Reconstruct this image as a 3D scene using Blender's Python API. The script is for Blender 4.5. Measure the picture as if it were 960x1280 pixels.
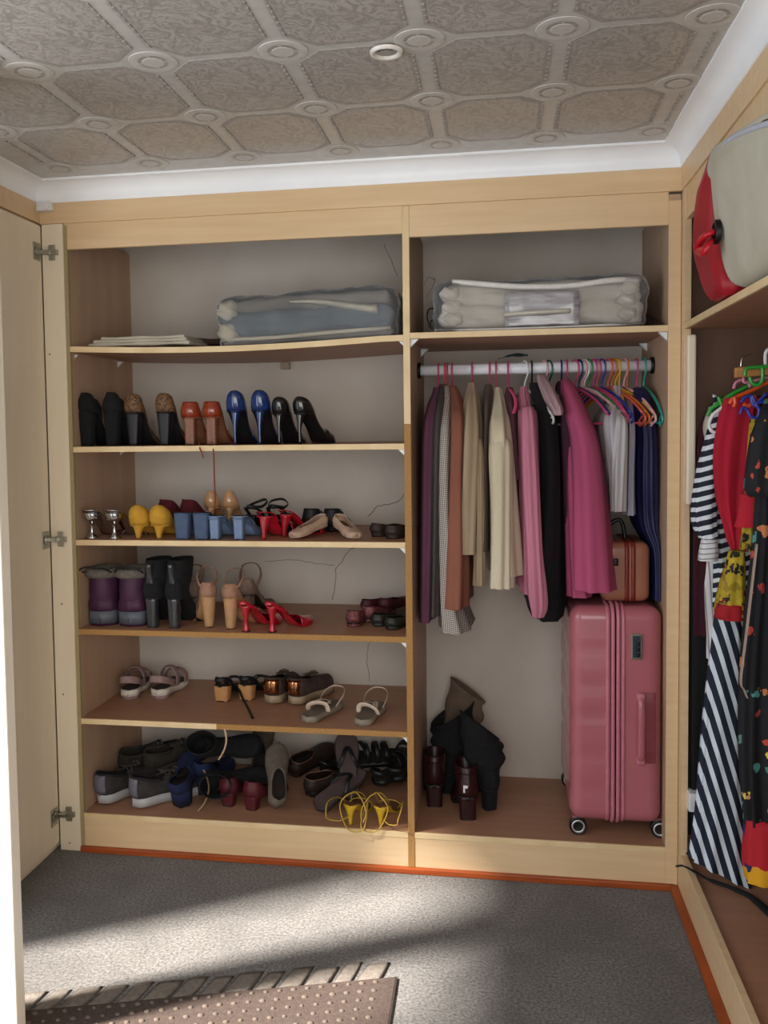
import bpy, bmesh, math, random
from mathutils import Vector, Matrix
random.seed(7)
SC = bpy.context.scene
for o in list(bpy.data.objects): bpy.data.objects.remove(o)
COL = SC.collection
PI = math.pi

# ------------------------------------------------------------------ camera
CX, CY, CZ = 1.4565, -2.8858, 1.466
YAW, PITCH, ROLL, F, U0, V0 = .1615, -.0536, -.0129, 1124.8, 443.4, 595.9
cd = bpy.data.cameras.new('camera'); cam = bpy.data.objects.new('camera', cd); COL.objects.link(cam)
fw = Vector((-math.sin(YAW)*math.cos(PITCH), math.cos(YAW)*math.cos(PITCH), math.sin(PITCH)))
rt0 = Vector((math.cos(YAW), math.sin(YAW), 0)); up0 = rt0.cross(fw)
RT = rt0*math.cos(ROLL)+up0*math.sin(ROLL); UP = up0*math.cos(ROLL)-rt0*math.sin(ROLL)
m = Matrix((RT, UP, -fw)).transposed().to_4x4(); m.translation = (CX, CY, CZ)
cam.matrix_world = m
cd.sensor_fit = 'VERTICAL'; cd.sensor_height = 36; cd.lens = F*36/1280
cd.shift_x = (480-U0)/1280; cd.shift_y = (V0-640)/1280
cd.clip_start = .05
SC.camera = cam
CAMP = Vector((CX, CY, CZ))
def at(u, v, x=None, y=None, z=None):
    """survey helper: point of the room seen at (u,v) on a known plane of the room"""
    d = RT*((u-U0)/F)-UP*((v-V0)/F)+fw
    i, val = (0, x) if x is not None else ((1, y) if y is not None else (2, z))
    return CAMP+d*((val-CAMP[i])/d[i])
def prj(P):
    w = Vector(P)-CAMP; k = w.dot(fw)
    return U0+F*w.dot(RT)/k, V0-F*w.dot(UP)/k
def XU(u, y, z):
    x = 1.0
    for _ in range(5):
        v = prj((x, y, z))[1]; x = at(u, v, y=y).x
    return x

# ------------------------------------------------------------------ light
SC.view_settings.view_transform = 'Standard'; SC.view_settings.look = 'None'
SC.view_settings.gamma = 1; SC.view_settings.use_curve_mapping = False
SC.view_settings.exposure = 0.5
w = bpy.data.worlds.new('world'); SC.world = w; w.use_nodes = True
w.node_tree.nodes['Background'].inputs[0].default_value = (.86, .93, 1, 1)
w.node_tree.nodes['Background'].inputs[1].default_value = .46
def light(kind, name, loc, to, power, color, **k):
    l = bpy.data.lights.new(name, kind); l.energy = power; l.color = color
    for a, b in k.items(): setattr(l, a, b)
    o = bpy.data.objects.new(name, l); COL.objects.link(o); o.location = loc
    o.rotation_euler = (Vector(to)-Vector(loc)).to_track_quat('-Z', 'Y').to_euler()
    return o
SD = Vector((.877, .48, -1.0))
light('SUN', 'sun', (-4, -4, 5), Vector((-4, -4, 5))+SD, 16, (1, .95, .88), angle=.09)
light('AREA', 'window_daylight', (-.52, -1.8, 1.35), (1.6, -1.0, .9), 20, (.82, .91, 1), shape='RECTANGLE', size=1.5, size_y=1.6)
light('AREA', 'bedroom_fill', (1.75, -3.5, 1.45), (.9, 0, 1.1), 36, (1, .96, .9), shape='RECTANGLE', size=2.4, size_y=1.6)  # unseen fill panel added behind the camera to brighten the wardrobe

# ------------------------------------------------------------------ materials
def srgb(h):
    h = h.lstrip('#'); c = [int(h[i:i+2], 16)/255 for i in (0, 2, 4)]
    return tuple(x/12.92 if x <= .04045 else ((x+.055)/1.055)**2.4 for x in c)+(1,)
_M = {}
def mat(name, base, rough=.6, metal=0, alt=None, scale=40, bump=0, bscale=None, stretch=None, coat=0, alpha=1, sheen=0, contrast=.5, trans=0, ior=1.45):
    if name in _M: return _M[name]
    m = bpy.data.materials.new(name); m.use_nodes = True; nt = m.node_tree; b = nt.nodes['Principled BSDF']
    b.inputs['Base Color'].default_value = srgb(base); b.inputs['Roughness'].default_value = rough
    b.inputs['Metallic'].default_value = metal; b.inputs['Coat Weight'].default_value = coat
    b.inputs['Alpha'].default_value = alpha; b.inputs['Sheen Weight'].default_value = sheen
    b.inputs['Transmission Weight'].default_value = trans; b.inputs['IOR'].default_value = ior
    tc = nt.nodes.new('ShaderNodeTexCoord'); mp = nt.nodes.new('ShaderNodeMapping')
    nt.links.new(tc.outputs['Object'], mp.inputs[0])
    if stretch: mp.inputs['Scale'].default_value = stretch
    n = nt.nodes.new('ShaderNodeTexNoise'); n.inputs['Scale'].default_value = scale; n.inputs['Detail'].default_value = 4
    nt.links.new(mp.outputs[0], n.inputs['Vector'])
    r = nt.nodes.new('ShaderNodeValToRGB'); r.color_ramp.elements[0].position = .5-contrast*.4; r.color_ramp.elements[1].position = .5+contrast*.4
    c = srgb(base)
    if alt is None:
        a = tuple(x*.86 for x in c[:3])+(1,)
    else: a = srgb(alt)
    r.color_ramp.elements[0].color = a; r.color_ramp.elements[1].color = c
    nt.links.new(n.outputs[0], r.inputs[0]); nt.links.new(r.outputs[0], b.inputs['Base Color'])
    if bump:
        n2 = nt.nodes.new('ShaderNodeTexNoise'); n2.inputs['Scale'].default_value = bscale or scale*3; n2.inputs['Detail'].default_value = 3
        nt.links.new(mp.outputs[0], n2.inputs['Vector'])
        bp = nt.nodes.new('ShaderNodeBump'); bp.inputs['Strength'].default_value = bump; bp.inputs['Distance'].default_value = .004
        nt.links.new(n2.outputs[0], bp.inputs['Height']); nt.links.new(bp.outputs[0], b.inputs['Normal'])
    _M[name] = m
    return m
def ramp_stripes(name, c1, c2, scale, direction, frac=.5, rough=.8, wobble=0, space='Object'):
    if name in _M: return _M[name]
    m = bpy.data.materials.new(name); m.use_nodes = True; nt = m.node_tree; b = nt.nodes['Principled BSDF']
    tc = nt.nodes.new('ShaderNodeTexCoord'); dt = nt.nodes.new('ShaderNodeVectorMath'); dt.operation = 'DOT_PRODUCT'
    nt.links.new(tc.outputs[space], dt.inputs[0]); dt.inputs[1].default_value = direction
    src = dt.outputs['Value']
    if wobble:
        nz = nt.nodes.new('ShaderNodeTexNoise'); nz.inputs['Scale'].default_value = 6
        nt.links.new(tc.outputs[space], nz.inputs['Vector'])
        ma = nt.nodes.new('ShaderNodeMath'); ma.operation = 'MULTIPLY_ADD'; nt.links.new(nz.outputs[0], ma.inputs[0]); ma.inputs[1].default_value = wobble
        nt.links.new(src, ma.inputs[2]); src = ma.outputs[0]
    mu = nt.nodes.new('ShaderNodeMath'); mu.operation = 'MULTIPLY'; mu.inputs[1].default_value = scale; nt.links.new(src, mu.inputs[0])
    fr = nt.nodes.new('ShaderNodeMath'); fr.operation = 'FRACT'; nt.links.new(mu.outputs[0], fr.inputs[0])
    gt = nt.nodes.new('ShaderNodeMath'); gt.operation = 'GREATER_THAN'; gt.inputs[1].default_value = frac; nt.links.new(fr.outputs[0], gt.inputs[0])
    mx = nt.nodes.new('ShaderNodeMix'); mx.data_type = 'RGBA'; nt.links.new(gt.outputs[0], mx.inputs[0])
    mx.inputs[6].default_value = srgb(c1); mx.inputs[7].default_value = srgb(c2)
    nt.links.new(mx.outputs[2], b.inputs['Base Color']); b.inputs['Roughness'].default_value = rough
    _M[name] = m; return m
def checks(name, c1, c2, scale, rough=.85, rot=.7):
    if name in _M: return _M[name]
    m = bpy.data.materials.new(name); m.use_nodes = True; nt = m.node_tree; b = nt.nodes['Principled BSDF']
    tc = nt.nodes.new('ShaderNodeTexCoord'); mp = nt.nodes.new('ShaderNodeMapping'); mp.inputs['Rotation'].default_value = (0, rot, 0)
    ck = nt.nodes.new('ShaderNodeTexChecker'); ck.inputs['Scale'].default_value = scale
    ck.inputs[1].default_value = srgb(c1); ck.inputs[2].default_value = srgb(c2)
    mp.inputs['Location'].default_value = (.003, .002, .004)
    mp.inputs['Scale'].default_value = (1, .02, 1)
    nt.links.new(tc.outputs['Object'], mp.inputs[0]); nt.links.new(mp.outputs[0], ck.inputs[0]); nt.links.new(ck.outputs[0], b.inputs['Base Color'])
    b.inputs['Roughness'].default_value = rough; _M[name] = m; return m
def blotches(name, base, cols, scale, thresh=.36, rough=.8, rnd=1):
    """printed cloth: coloured blots on a ground, leopard spots, flowers"""
    if name in _M: return _M[name]
    m = bpy.data.materials.new(name); m.use_nodes = True; nt = m.node_tree; b = nt.nodes['Principled BSDF']
    tc = nt.nodes.new('ShaderNodeTexCoord')
    nz = nt.nodes.new('ShaderNodeTexNoise'); nz.inputs['Scale'].default_value = scale*1.7; nt.links.new(tc.outputs['Object'], nz.inputs['Vector'])
    ad = nt.nodes.new('ShaderNodeMix'); ad.data_type = 'VECTOR'; ad.inputs[0].default_value = .035
    nt.links.new(tc.outputs['Object'], ad.inputs[4]); nt.links.new(nz.outputs[1], ad.inputs[5])
    vo = nt.nodes.new('ShaderNodeTexVoronoi'); vo.inputs['Scale'].default_value = scale; vo.inputs['Randomness'].default_value = rnd
    nt.links.new(ad.outputs[1], vo.inputs['Vector'])
    sp = nt.nodes.new('ShaderNodeSeparateColor'); nt.links.new(vo.outputs['Color'], sp.inputs[0])
    r = nt.nodes.new('ShaderNodeValToRGB'); r.color_ramp.interpolation = 'CONSTANT'
    el = r.color_ramp.elements
    while len(el) < len(cols): el.new(.5)
    for i, c in enumerate(cols): el[i].position = i/len(cols); el[i].color = srgb(c)
    nt.links.new(sp.outputs[0], r.inputs[0])
    lt = nt.nodes.new('ShaderNodeMath'); lt.operation = 'LESS_THAN'; lt.inputs[1].default_value = thresh; nt.links.new(vo.outputs['Distance'], lt.inputs[0])
    mx = nt.nodes.new('ShaderNodeMix'); mx.data_type = 'RGBA'; nt.links.new(lt.outputs[0], mx.inputs[0]); mx.inputs[6].default_value = srgb(base)
    nt.links.new(r.outputs[0], mx.inputs[7]); nt.links.new(mx.outputs[2], b.inputs['Base Color']); b.inputs['Roughness'].default_value = rough
    _M[name] = m; return m
def film(name, tint, op):
    """clear plastic film: mostly see-through with a sharp gloss"""
    m = bpy.data.materials.new(name); m.use_nodes = True; nt = m.node_tree; nt.nodes.clear()
    out = nt.nodes.new('ShaderNodeOutputMaterial'); mx = nt.nodes.new('ShaderNodeMixShader'); tr = nt.nodes.new('ShaderNodeBsdfTransparent')
    b = nt.nodes.new('ShaderNodeBsdfPrincipled'); b.inputs['Base Color'].default_value = srgb(tint); b.inputs['Roughness'].default_value = .12
    n2 = nt.nodes.new('ShaderNodeTexNoise'); n2.inputs['Scale'].default_value = 14; n2.inputs['Detail'].default_value = 3
    tc = nt.nodes.new('ShaderNodeTexCoord'); mp = nt.nodes.new('ShaderNodeMapping'); mp.inputs['Scale'].default_value = (.5, 1, 2.2)
    nt.links.new(tc.outputs['Object'], mp.inputs[0]); nt.links.new(mp.outputs[0], n2.inputs['Vector'])
    bp = nt.nodes.new('ShaderNodeBump'); bp.inputs['Strength'].default_value = .9; bp.inputs['Distance'].default_value = .02
    nt.links.new(n2.outputs[0], bp.inputs['Height']); nt.links.new(bp.outputs[0], b.inputs['Normal'])
    fr = nt.nodes.new('ShaderNodeFresnel'); fr.inputs[0].default_value = 1.5; nt.links.new(bp.outputs[0], fr.inputs['Normal'])
    ma = nt.nodes.new('ShaderNodeMath'); ma.operation = 'MULTIPLY'; ma.inputs[1].default_value = op; nt.links.new(fr.outputs[0], ma.inputs[0])
    nt.links.new(ma.outputs[0], mx.inputs[0]); nt.links.new(tr.outputs[0], mx.inputs[1]); nt.links.new(b.outputs[0], mx.inputs[2]); nt.links.new(mx.outputs[0], out.inputs[0])
    return m

BEECH = mat('beech_laminate', '#dfc29b', .42, alt='#d0af86', scale=3, stretch=(1, 1, 14), contrast=.8, bump=.03)
BEECHX = mat('beech_laminate_across', '#dfc29b', .42, alt='#d0b087', scale=3, stretch=(1, 14, 14), contrast=.8, bump=.03)
PALE = mat('pale_laminate', '#e9dcc6', .4, alt='#dfd0b8', scale=3, stretch=(6, 6, .6), contrast=.8)
INNER = mat('inner_laminate', '#bf9f86', .5, alt='#ad8d73', scale=4, stretch=(3, 3, .5), contrast=.8)
SHELFM = mat('shelf_laminate', '#ad8165', .45, alt='#9b7058', scale=4, stretch=(.6, 8, 8), contrast=.8)
EDGE = mat('edge_strip_cream', '#e2c9a0', .5, alt='#d2b688', scale=12)
CHIP = mat('bare_chipboard', '#bd9058', .9, alt='#8a6234', scale=260, contrast=.6, bump=.4)
CHIPG = mat('bare_chipboard_pale', '#b5a27a', .9, alt='#8f7d58', scale=260, contrast=.6, bump=.4)
WHITE = mat('white_paint', '#f6f8fa', .35, alt='#eef0f4', scale=5)
PLAST = mat('white_plastic', '#e8e8ea', .35)
PLASTER = mat('plaster', '#cbc3ba', .9, alt='#bcb2a7', scale=3, bump=.15, bscale=60)
STEEL = mat('hinge_steel', '#a9a79c', .28, 1)
DARKMETAL = mat('dark_metal', '#2c2a29', .4, .8)
ORANGE = mat('orange_wood', '#a8501f', .45, alt='#8c3d17', scale=6, stretch=(1, 1, 12))
BLACKP = mat('black_plastic', '#121214', .4)

# ------------------------------------------------------------------ mesh helpers
def link(name, bm, material, parent=None, smooth=True, solid=0, bevel=0, sub=0):
    me = bpy.data.meshes.new(name); bmesh.ops.recalc_face_normals(bm, faces=bm.faces[:]); bm.to_mesh(me); bm.free()
    for p in me.polygons: p.use_smooth = smooth
    if isinstance(material, (list, tuple)):
        for x in material: me.materials.append(x)
    else: me.materials.append(material)
    o = bpy.data.objects.new(name, me); COL.objects.link(o)
    if parent: o.parent = parent
    if bevel:
        b = o.modifiers.new('bevel', 'BEVEL'); b.width = bevel; b.segments = 2; b.limit_method = 'ANGLE'; b.harden_normals = False
    if solid:
        s = o.modifiers.new('solidify', 'SOLIDIFY'); s.thickness = solid; s.offset = -1
    if sub:
        s = o.modifiers.new('subdivision', 'SUBSURF'); s.levels = sub; s.render_levels = sub
    return o
def tag(o, label=None, cat=None, group=None, kind=None):
    if label: o['label'] = label
    if cat: o['category'] = cat
    if group: o['group'] = group
    if kind: o['kind'] = kind
    return o
def thing(name, label, cat, loc=(0, 0, 0), rz=0, group=None, rot=None):
    o = bpy.data.objects.new(name, None); COL.objects.link(o); o.location = loc; o.empty_display_size = .05
    o.rotation_euler = rot if rot else (0, 0, rz)
    return tag(o, label, cat, group)
def dup(root, loc=None, rot=None, label=None, group=None, mirror=False):
    r = root.copy(); COL.objects.link(r)
    if loc is not None: r.location = loc
    if rot is not None: r.rotation_euler = rot
    if label: r['label'] = label
    if group: r['group'] = group
    if mirror: r.scale = (-root.scale[0], root.scale[1], root.scale[2])
    for ch in list(root.children):
        c = ch.copy(); COL.objects.link(c); c.parent = r
        for g in list(ch.children):
            d = g.copy(); COL.objects.link(d); d.parent = c
    return r
def B(bm, x0, x1, y0, y1, z0, z1, mi=0):
    vs = [bm.verts.new((x, y, z)) for x in (x0, x1) for y in (y0, y1) for z in (z0, z1)]
    for q in ((0, 1, 3, 2), (4, 6, 7, 5), (0, 4, 5, 1), (2, 3, 7, 6), (0, 2, 6, 4), (1, 5, 7, 3)):
        f = bm.faces.new([vs[i] for i in q]); f.material_index = mi
    return bm
def box(name, dims, m, parent=None, bevel=.0012, smooth=False):
    return link(name, B(bmesh.new(), *dims), m, parent, smooth=smooth, bevel=bevel)
def rings(bm, R, cap0=True, cap1=True, closed=True, mi=0):
    V = [[bm.verts.new(p) for p in r] for r in R]; n = len(R[0])
    for a, b in zip(V, V[1:]):
        for i in range(n if closed else n-1):
            j = (i+1) % n
            try: bm.faces.new((a[i], a[j], b[j], b[i])).material_index = mi
            except ValueError: pass
    if cap0: bm.faces.new(V[0][::-1]).material_index = mi
    if cap1: bm.faces.new(V[-1]).material_index = mi
    return V
def smooth_path(pts, n):
    """Catmull-Rom through points of any dimension"""
    pts = [tuple(p) for p in pts]; P = [pts[0]]+pts+[pts[-1]]; out = []
    for i in range(1, len(P)-2):
        for k in range(n):
            t = k/n; a, b, c, d = P[i-1], P[i], P[i+1], P[i+2]
            out.append(tuple(.5*((2*b[q])+(-a[q]+c[q])*t+(2*a[q]-5*b[q]+4*c[q]-d[q])*t*t+(-a[q]+3*b[q]-3*c[q]+d[q])*t**3) for q in range(len(b))))
    out.append(pts[-1]); return out
def tube(bm, pts, r, seg=8, n=5, flat=1.0, loop=False, updir=None, mi=0):
    pts = [Vector(p) for p in (smooth_path(pts, n) if n > 1 else pts)]
    prev = None; R = []
    for i, p in enumerate(pts):
        t = (pts[min(i+1, len(pts)-1)]-pts[max(i-1, 0)])
        if t.length < 1e-9: t = Vector((0, 0, 1))
        t.normalize()
        if updir is not None: a = Vector(updir)
        elif prev is None: a = Vector((0, 0, 1)) if abs(t.z) < .9 else Vector((1, 0, 0))
        else: a = prev
        s = t.cross(a)
        if s.length < 1e-6: s = t.cross(Vector((1, .1, 0)))
        s.normalize(); nrm = s.cross(t); prev = nrm
        rr = r[min(i*len(r)//len(pts), len(r)-1)] if isinstance(r, (list, tuple)) else r
        R.append([p+s*(rr*math.cos(2*PI*k/seg))+nrm*(rr*flat*math.sin(2*PI*k/seg)) for k in range(seg)])
    rings(bm, R, mi=mi); return bm
def ell(cx, cy, z, rx, ry, n=20, p=1.0, ph=0):
    out = []
    for k in range(n):
        a = 2*PI*k/n+ph; c, s = math.cos(a), math.sin(a)
        out.append((cx+rx*math.copysign(abs(c)**p, c), cy+ry*math.copysign(abs(s)**p, s), z))
    return out
def rbox(bm, c, h, r, n=6, disp=None, mi=0):
    """rounded box as a displaced cube grid; h = half sizes, r = radius"""
    c = Vector(c); g = {}
    def vert(p):
        q = Vector([max(-(h[i]-r), min(h[i]-r, p[i]*h[i])) for i in range(3)])
        d = Vector([p[i]*h[i]-q[i] for i in range(3)])
        if d.length > 1e-9:
            d.normalize(); P = q+d*r; N = d
        else:
            P = Vector([p[i]*h[i] for i in range(3)]); N = Vector((0, 0, 0)); k = max(range(3), key=lambda i: abs(p[i])); N[k] = math.copysign(1, p[k])
        if disp: P = P+N*disp(P, N)
        key = tuple(round(x, 5) for x in p)
        if key not in g: g[key] = bm.verts.new(c+P)
        return g[key]
    def coord(i, ax):
        # dense near edges
        t = -1+2*i/n; e = min(.9, r/h[ax])
        if abs(t) > .6: return math.copysign((1-e)+(abs(t)-.6)/.4*e, t)
        return t/.6*(1-e)
    for ax in range(3):
        a, b = (ax+1) % 3, (ax+2) % 3
        for s in (-1, 1):
            for i in range(n):
                for j in range(n):
                    q = []
                    for di, dj in ((0, 0), (1, 0), (1, 1), (0, 1)):
                        p = [0, 0, 0]; p[ax] = s; p[a] = coord(i+di, a); p[b] = coord(j+dj, b); q.append(vert(p))
                    try: bm.faces.new(q).material_index = mi
                    except ValueError: pass
    return bm

# ------------------------------------------------------------------ dimensions of the place
W, D, DEP = 2.0, 1.16, .525
ZF, ZC = 2.24, 2.302
Z1, Z2, Z3, Z4, Z5, Z6, Z1R = 1.752, 1.4155, 1.0955, .7855, .471, .135, 1.769
T = .019

# ------------------------------------------------------------------ room shell
def struct(o): o['kind'] = 'structure'; return o
# carpet
def carpet():
    m = bpy.data.materials.new('grey_carpet'); m.use_nodes = True; nt = m.node_tree; b = nt.nodes['Principled BSDF']; b.inputs['Roughness'].default_value = 1
    b.inputs['Sheen Weight'].default_value = .3
    tc = nt.nodes.new('ShaderNodeTexCoord')
    n1 = nt.nodes.new('ShaderNodeTexNoise'); n1.inputs['Scale'].default_value = 120; n1.inputs['Detail'].default_value = 6; n1.inputs['Roughness'].default_value = .7
    n2 = nt.nodes.new('ShaderNodeTexNoise'); n2.inputs['Scale'].default_value = 4.5; n2.inputs['Detail'].default_value = 6; n2.inputs['Distortion'].default_value = .6
    nt.links.new(tc.outputs['Object'], n1.inputs['Vector']); nt.links.new(tc.outputs['Object'], n2.inputs['Vector'])
    r = nt.nodes.new('ShaderNodeValToRGB'); r.color_ramp.elements[0].position = .38; r.color_ramp.elements[1].position = .64
    r.color_ramp.elements[0].color = srgb('#2e2926'); r.color_ramp.elements[1].color = srgb('#857e78'); nt.links.new(n1.outputs[0], r.inputs[0])
    r2 = nt.nodes.new('ShaderNodeValToRGB'); r2.color_ramp.elements[0].position = .38; r2.color_ramp.elements[1].position = .6
    r2.color_ramp.elements[0].color = (.68, .66, .64, 1); r2.color_ramp.elements[1].color = (1, 1, 1, 1); nt.links.new(n2.outputs[0], r2.inputs[0])
    mx = nt.nodes.new('ShaderNodeMix'); mx.data_type = 'RGBA'; mx.blend_type = 'MULTIPLY'; mx.inputs[0].default_value = 1
    nt.links.new(r.outputs[0], mx.inputs[6]); nt.links.new(r2.outputs[0], mx.inputs[7]); nt.links.new(mx.outputs[2], b.inputs['Base Color'])
    bp = nt.nodes.new('ShaderNodeBump'); bp.inputs['Strength'].default_value = .9; bp.inputs['Distance'].default_value = .009
    nt.links.new(n1.outputs[0], bp.inputs['Height']); nt.links.new(bp.outputs[0], b.inputs['Normal'])
    return m
struct(box('floor', (-.7, 2.7, -3.6, .62, -.06, 0), carpet(), bevel=0))
wb = struct(box('wall_back', (-.2, 2.7, DEP, .62, 0, ZC+.02), PLASTER, bevel=0))
def crack(pts, r=.0011):
    bm = bmesh.new(); P = [at(u, v, y=DEP-.0004) for u, v in pts]
    Q = []
    for a, b in zip(P, P[1:]):
        for k in range(4):
            q = a.lerp(b, k/4); q.x += random.uniform(-1, 1)*.003; q.z += random.uniform(-1, 1)*.003; Q.append(q)
    Q.append(P[-1]); tube(bm, Q, r, seg=5, n=1)
    link('crack', bm, mat('crack_shadow', '#5a4636', .95), wb)
crack([(460, 645), (473, 632), (490, 630), (503, 622), (510, 612)])
crack([(510, 668), (438, 686), (428, 700), (420, 712), (418, 735), (416, 750)])
crack([(418, 707), (395, 704), (370, 700), (330, 702)], .0008)
crack([(462, 800), (460, 812), (458, 826), (462, 852)], .0007)
crack([(480, 305), (490, 325), (497, 345)], .0009)
crack([(530, 355), (536, 345), (545, 350), (533, 372)], .0008)
struct(box('wall_left', (-.16, -.1, -.66, .62, 0, ZC+.02), PALE, bevel=0))
wl2 = bmesh.new(); B(wl2, -.7, -.6, -3.6, -2.75, 0, ZC+.02); B(wl2, -.7, -.6, -2.75, -.95, 2.28, ZC+.02); B(wl2, -.7, -.6, -.95, -.66, 0, ZC+.02); B(wl2, -.7, -.16, -.68, -.6, 0, ZC+.02)
B(wl2, -.7, -.6, -2.75, -.95, 0, .04)
struct(link('wall_window_side', wl2, mat('cream_wall', '#e6dfd0', .8), smooth=False))
wf = bmesh.new()
for y0, y1 in ((-2.75, -2.7), (-1.88, -1.83), (-1.0, -.95)): B(wf, -.67, -.62, y0, y1, .04, 2.28)
for z0, z1 in ((.04, .09), (2.23, 2.28)): B(wf, -.67, -.62, -2.7, -1.0, z0, z1)
struct(link('window_1', wf, WHITE, smooth=False, bevel=.003))
struct(box('wall_right', (2.62, 2.7, -3.6, .52, 0, ZC+.02), mat('cream_wall', '#e6dfd0', .8), bevel=0))

# ceiling: printed, embossed vinyl tiles with a rosette at every corner
def ceiling_mat(name, c1, c2, rough=.25):
    m = bpy.data.materials.new(name); m.use_nodes = True; nt = m.node_tree; b = nt.nodes['Principled BSDF']; b.inputs['Roughness'].default_value = rough
    tc = nt.nodes.new('ShaderNodeTexCoord')
    n = nt.nodes.new('ShaderNodeTexNoise'); n.inputs['Scale'].default_value = 22; n.inputs['Detail'].default_value = 7; n.inputs['Distortion'].default_value = 3.2; n.inputs['Roughness'].default_value = .7
    nt.links.new(tc.outputs['Object'], n.inputs['Vector'])
    r = nt.nodes.new('ShaderNodeValToRGB'); r.color_ramp.elements[0].position = .42; r.color_ramp.elements[1].position = .56
    r.color_ramp.elements[0].color = srgb(c2); r.color_ramp.elements[1].color = srgb(c1)
    nt.links.new(n.outputs[0], r.inputs[0]); nt.links.new(r.outputs[0], b.inputs['Base Color'])
    bp = nt.nodes.new('ShaderNodeBump'); bp.inputs['Strength'].default_value = .12; bp.inputs['Distance'].default_value = .002
    nt.links.new(n.outputs[0], bp.inputs['Height']); nt.links.new(bp.outputs[0], b.inputs['Normal']); return m
CGROUND = mat('ceiling_ground', '#bbb7b2', .22, alt='#b0aca7', scale=30)
CPANEL = ceiling_mat('ceiling_print', '#aca6a0', '#8f8984')
CDARK = mat('ceiling_border_print', '#857f7a', .4, alt='#a7a19b', scale=150, contrast=.5)
CRING = mat('ceiling_rosette', '#bdb9b4', .3, alt='#b2aea8', scale=60)
ce = struct(box('ceiling', (-.7, 2.7, -3.6, .62, ZC+.004, ZC+.06), CGROUND, bevel=0))
SX, SY, X0c, Y0c = .303, .367, .376, -.522
def panel_mesh():
    bm = bmesh.new(); hx, hy, c = SX/2-.018, SY/2-.012, .062
    def octo(hx, hy, c, z): return [(hx-c, -hy, z), (hx, -hy+c, z), (hx, hy-c, z), (hx-c, hy, z), (-hx+c, hy, z), (-hx, hy-c, z), (-hx, -hy+c, z), (-hx+c, -hy, z)]
    rings(bm, [octo(hx, hy, c, .0045), octo(hx, hy, c, .003), octo(hx-.012, hy-.012, c, .0025)], cap0=False, cap1=False)
    for f in bm.faces: f.material_index = 1
    bm.faces.new([bm.verts.new(p) for p in octo(hx-.012, hy-.012, c, .0025)])
    me = bpy.data.meshes.new('panel'); bmesh.ops.remove_doubles(bm, verts=bm.verts[:], dist=1e-5); bmesh.ops.recalc_face_normals(bm, faces=bm.faces[:]); bm.to_mesh(me); bm.free(); me.materials.append(CPANEL); me.materials.append(CDARK); return me
def ros_mesh():
    bm = bmesh.new(); n = 28
    prof = [(.056, .0035), (.055, .002), (.046, .0012), (.036, .0012), (.034, .0015)]
    rings(bm, [[(r*math.cos(2*PI*k/n), r*math.sin(2*PI*k/n), z) for k in range(n)] for r, z in prof], cap0=False, cap1=False)
    rings(bm, [[(r*math.cos(2*PI*k/n), r*math.sin(2*PI*k/n), z) for k in range(n)] for r, z in [(.034, .001), (.026, .001)]], cap0=False, cap1=False, mi=1)
    rings(bm, [[(r*math.cos(2*PI*k/n), r*math.sin(2*PI*k/n), z) for k in range(n)] for r, z in [(.026, .001), (.024, .0)]], cap0=False, cap1=True)
    for a in (0, PI/2, PI, 3*PI/2):   # the four bridges across the dark ring
        c, s = math.cos(a), math.sin(a); q = []
        for r, t_ in ((.025, -.003), (.036, -.003), (.036, .003), (.025, .003)): q.append(bm.verts.new((r*c-t_*s, r*s+t_*c, .0008)))
        bm.faces.new(q)
    me = bpy.data.meshes.new('rosette'); bmesh.ops.recalc_face_normals(bm, faces=bm.faces[:]); bm.to_mesh(me); bm.free(); me.materials.append(CRING); me.materials.append(CDARK); return me
def bead_mesh():
    bm = bmesh.new()
    for s in (-1, 1):
        for k in range(9):
            y = -.1+k*.025
            if abs(y) > .118: continue
            B(bm, s*.0215-.0035, s*.0215+.0035, y-.008, y+.008, .001, .004)
    me = bpy.data.meshes.new('bead'); bm.to_mesh(me); bm.free(); me.materials.append(CDARK); return me
pm, rm, bdm = panel_mesh(), ros_mesh(), bead_mesh()
def cpart(name, me, x, y, kind=None):
    o = bpy.data.objects.new(name, me); COL.objects.link(o); o.parent = ce; o.location = (x, y, ZC)
    if kind: o['kind'] = kind
for i in range(-1, 6):
    for j in range(0, 5):
        x, y = X0c+SX*i, Y0c-SY*(j-1)
        if y < -.06 and x < 1.95: cpart('rosette', rm, x, y)
        px, py = x+SX/2, y-SY/2
        if px < 1.98: cpart('ceiling_tile', pm, px, py)
        if x < 1.95 and py > -1.9: cpart('bead_row', bdm, x, py, 'stuff')
# cornices: concave cove
def cove(name, pts, inward):
    # pts: the run at the wall line; profile in (out, down)
    prof = [(0, ZF-.002), (.006, ZF), (.008, ZF+.008)]
    for k in range(9):
        a = k/8*PI/2; prof.append((.055-.047*math.cos(a)+.0, ZC-.004-(.047)*(1-math.sin(a))))
    prof += [(.061, ZC-.003), (.061, ZC+.004), (0, ZC+.004)]
    bm = bmesh.new(); R = []
    for (x, y), (dx, dy) in zip(pts, inward): R.append([(x+dx*a, y+dy*a, z) for a, z in prof])
    rings(bm, R); return struct(link(name, bm, WHITE, smooth=True))
cove('trim_1', [(-.1, 0), (2.0, 0)], [(1, -1), (-1, -1)])
cove('trim_2', [(2.0, 0), (2.0, -3.6)], [(-1, -1), (-1, 0)])
cove('trim_3', [(-.1, 0), (-.1, -.66)], [(1, -1), (1, 0)])
for o in bpy.data.objects:
    if o.name.startswith('trim_'):
        e = o.modifiers.new('edge', 'EDGE_SPLIT'); e.split_angle = .7
struct(box('baseboard_back', (-.0, 1.99, -.014, .002, 0, .02), ORANGE, bevel=.003))
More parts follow.
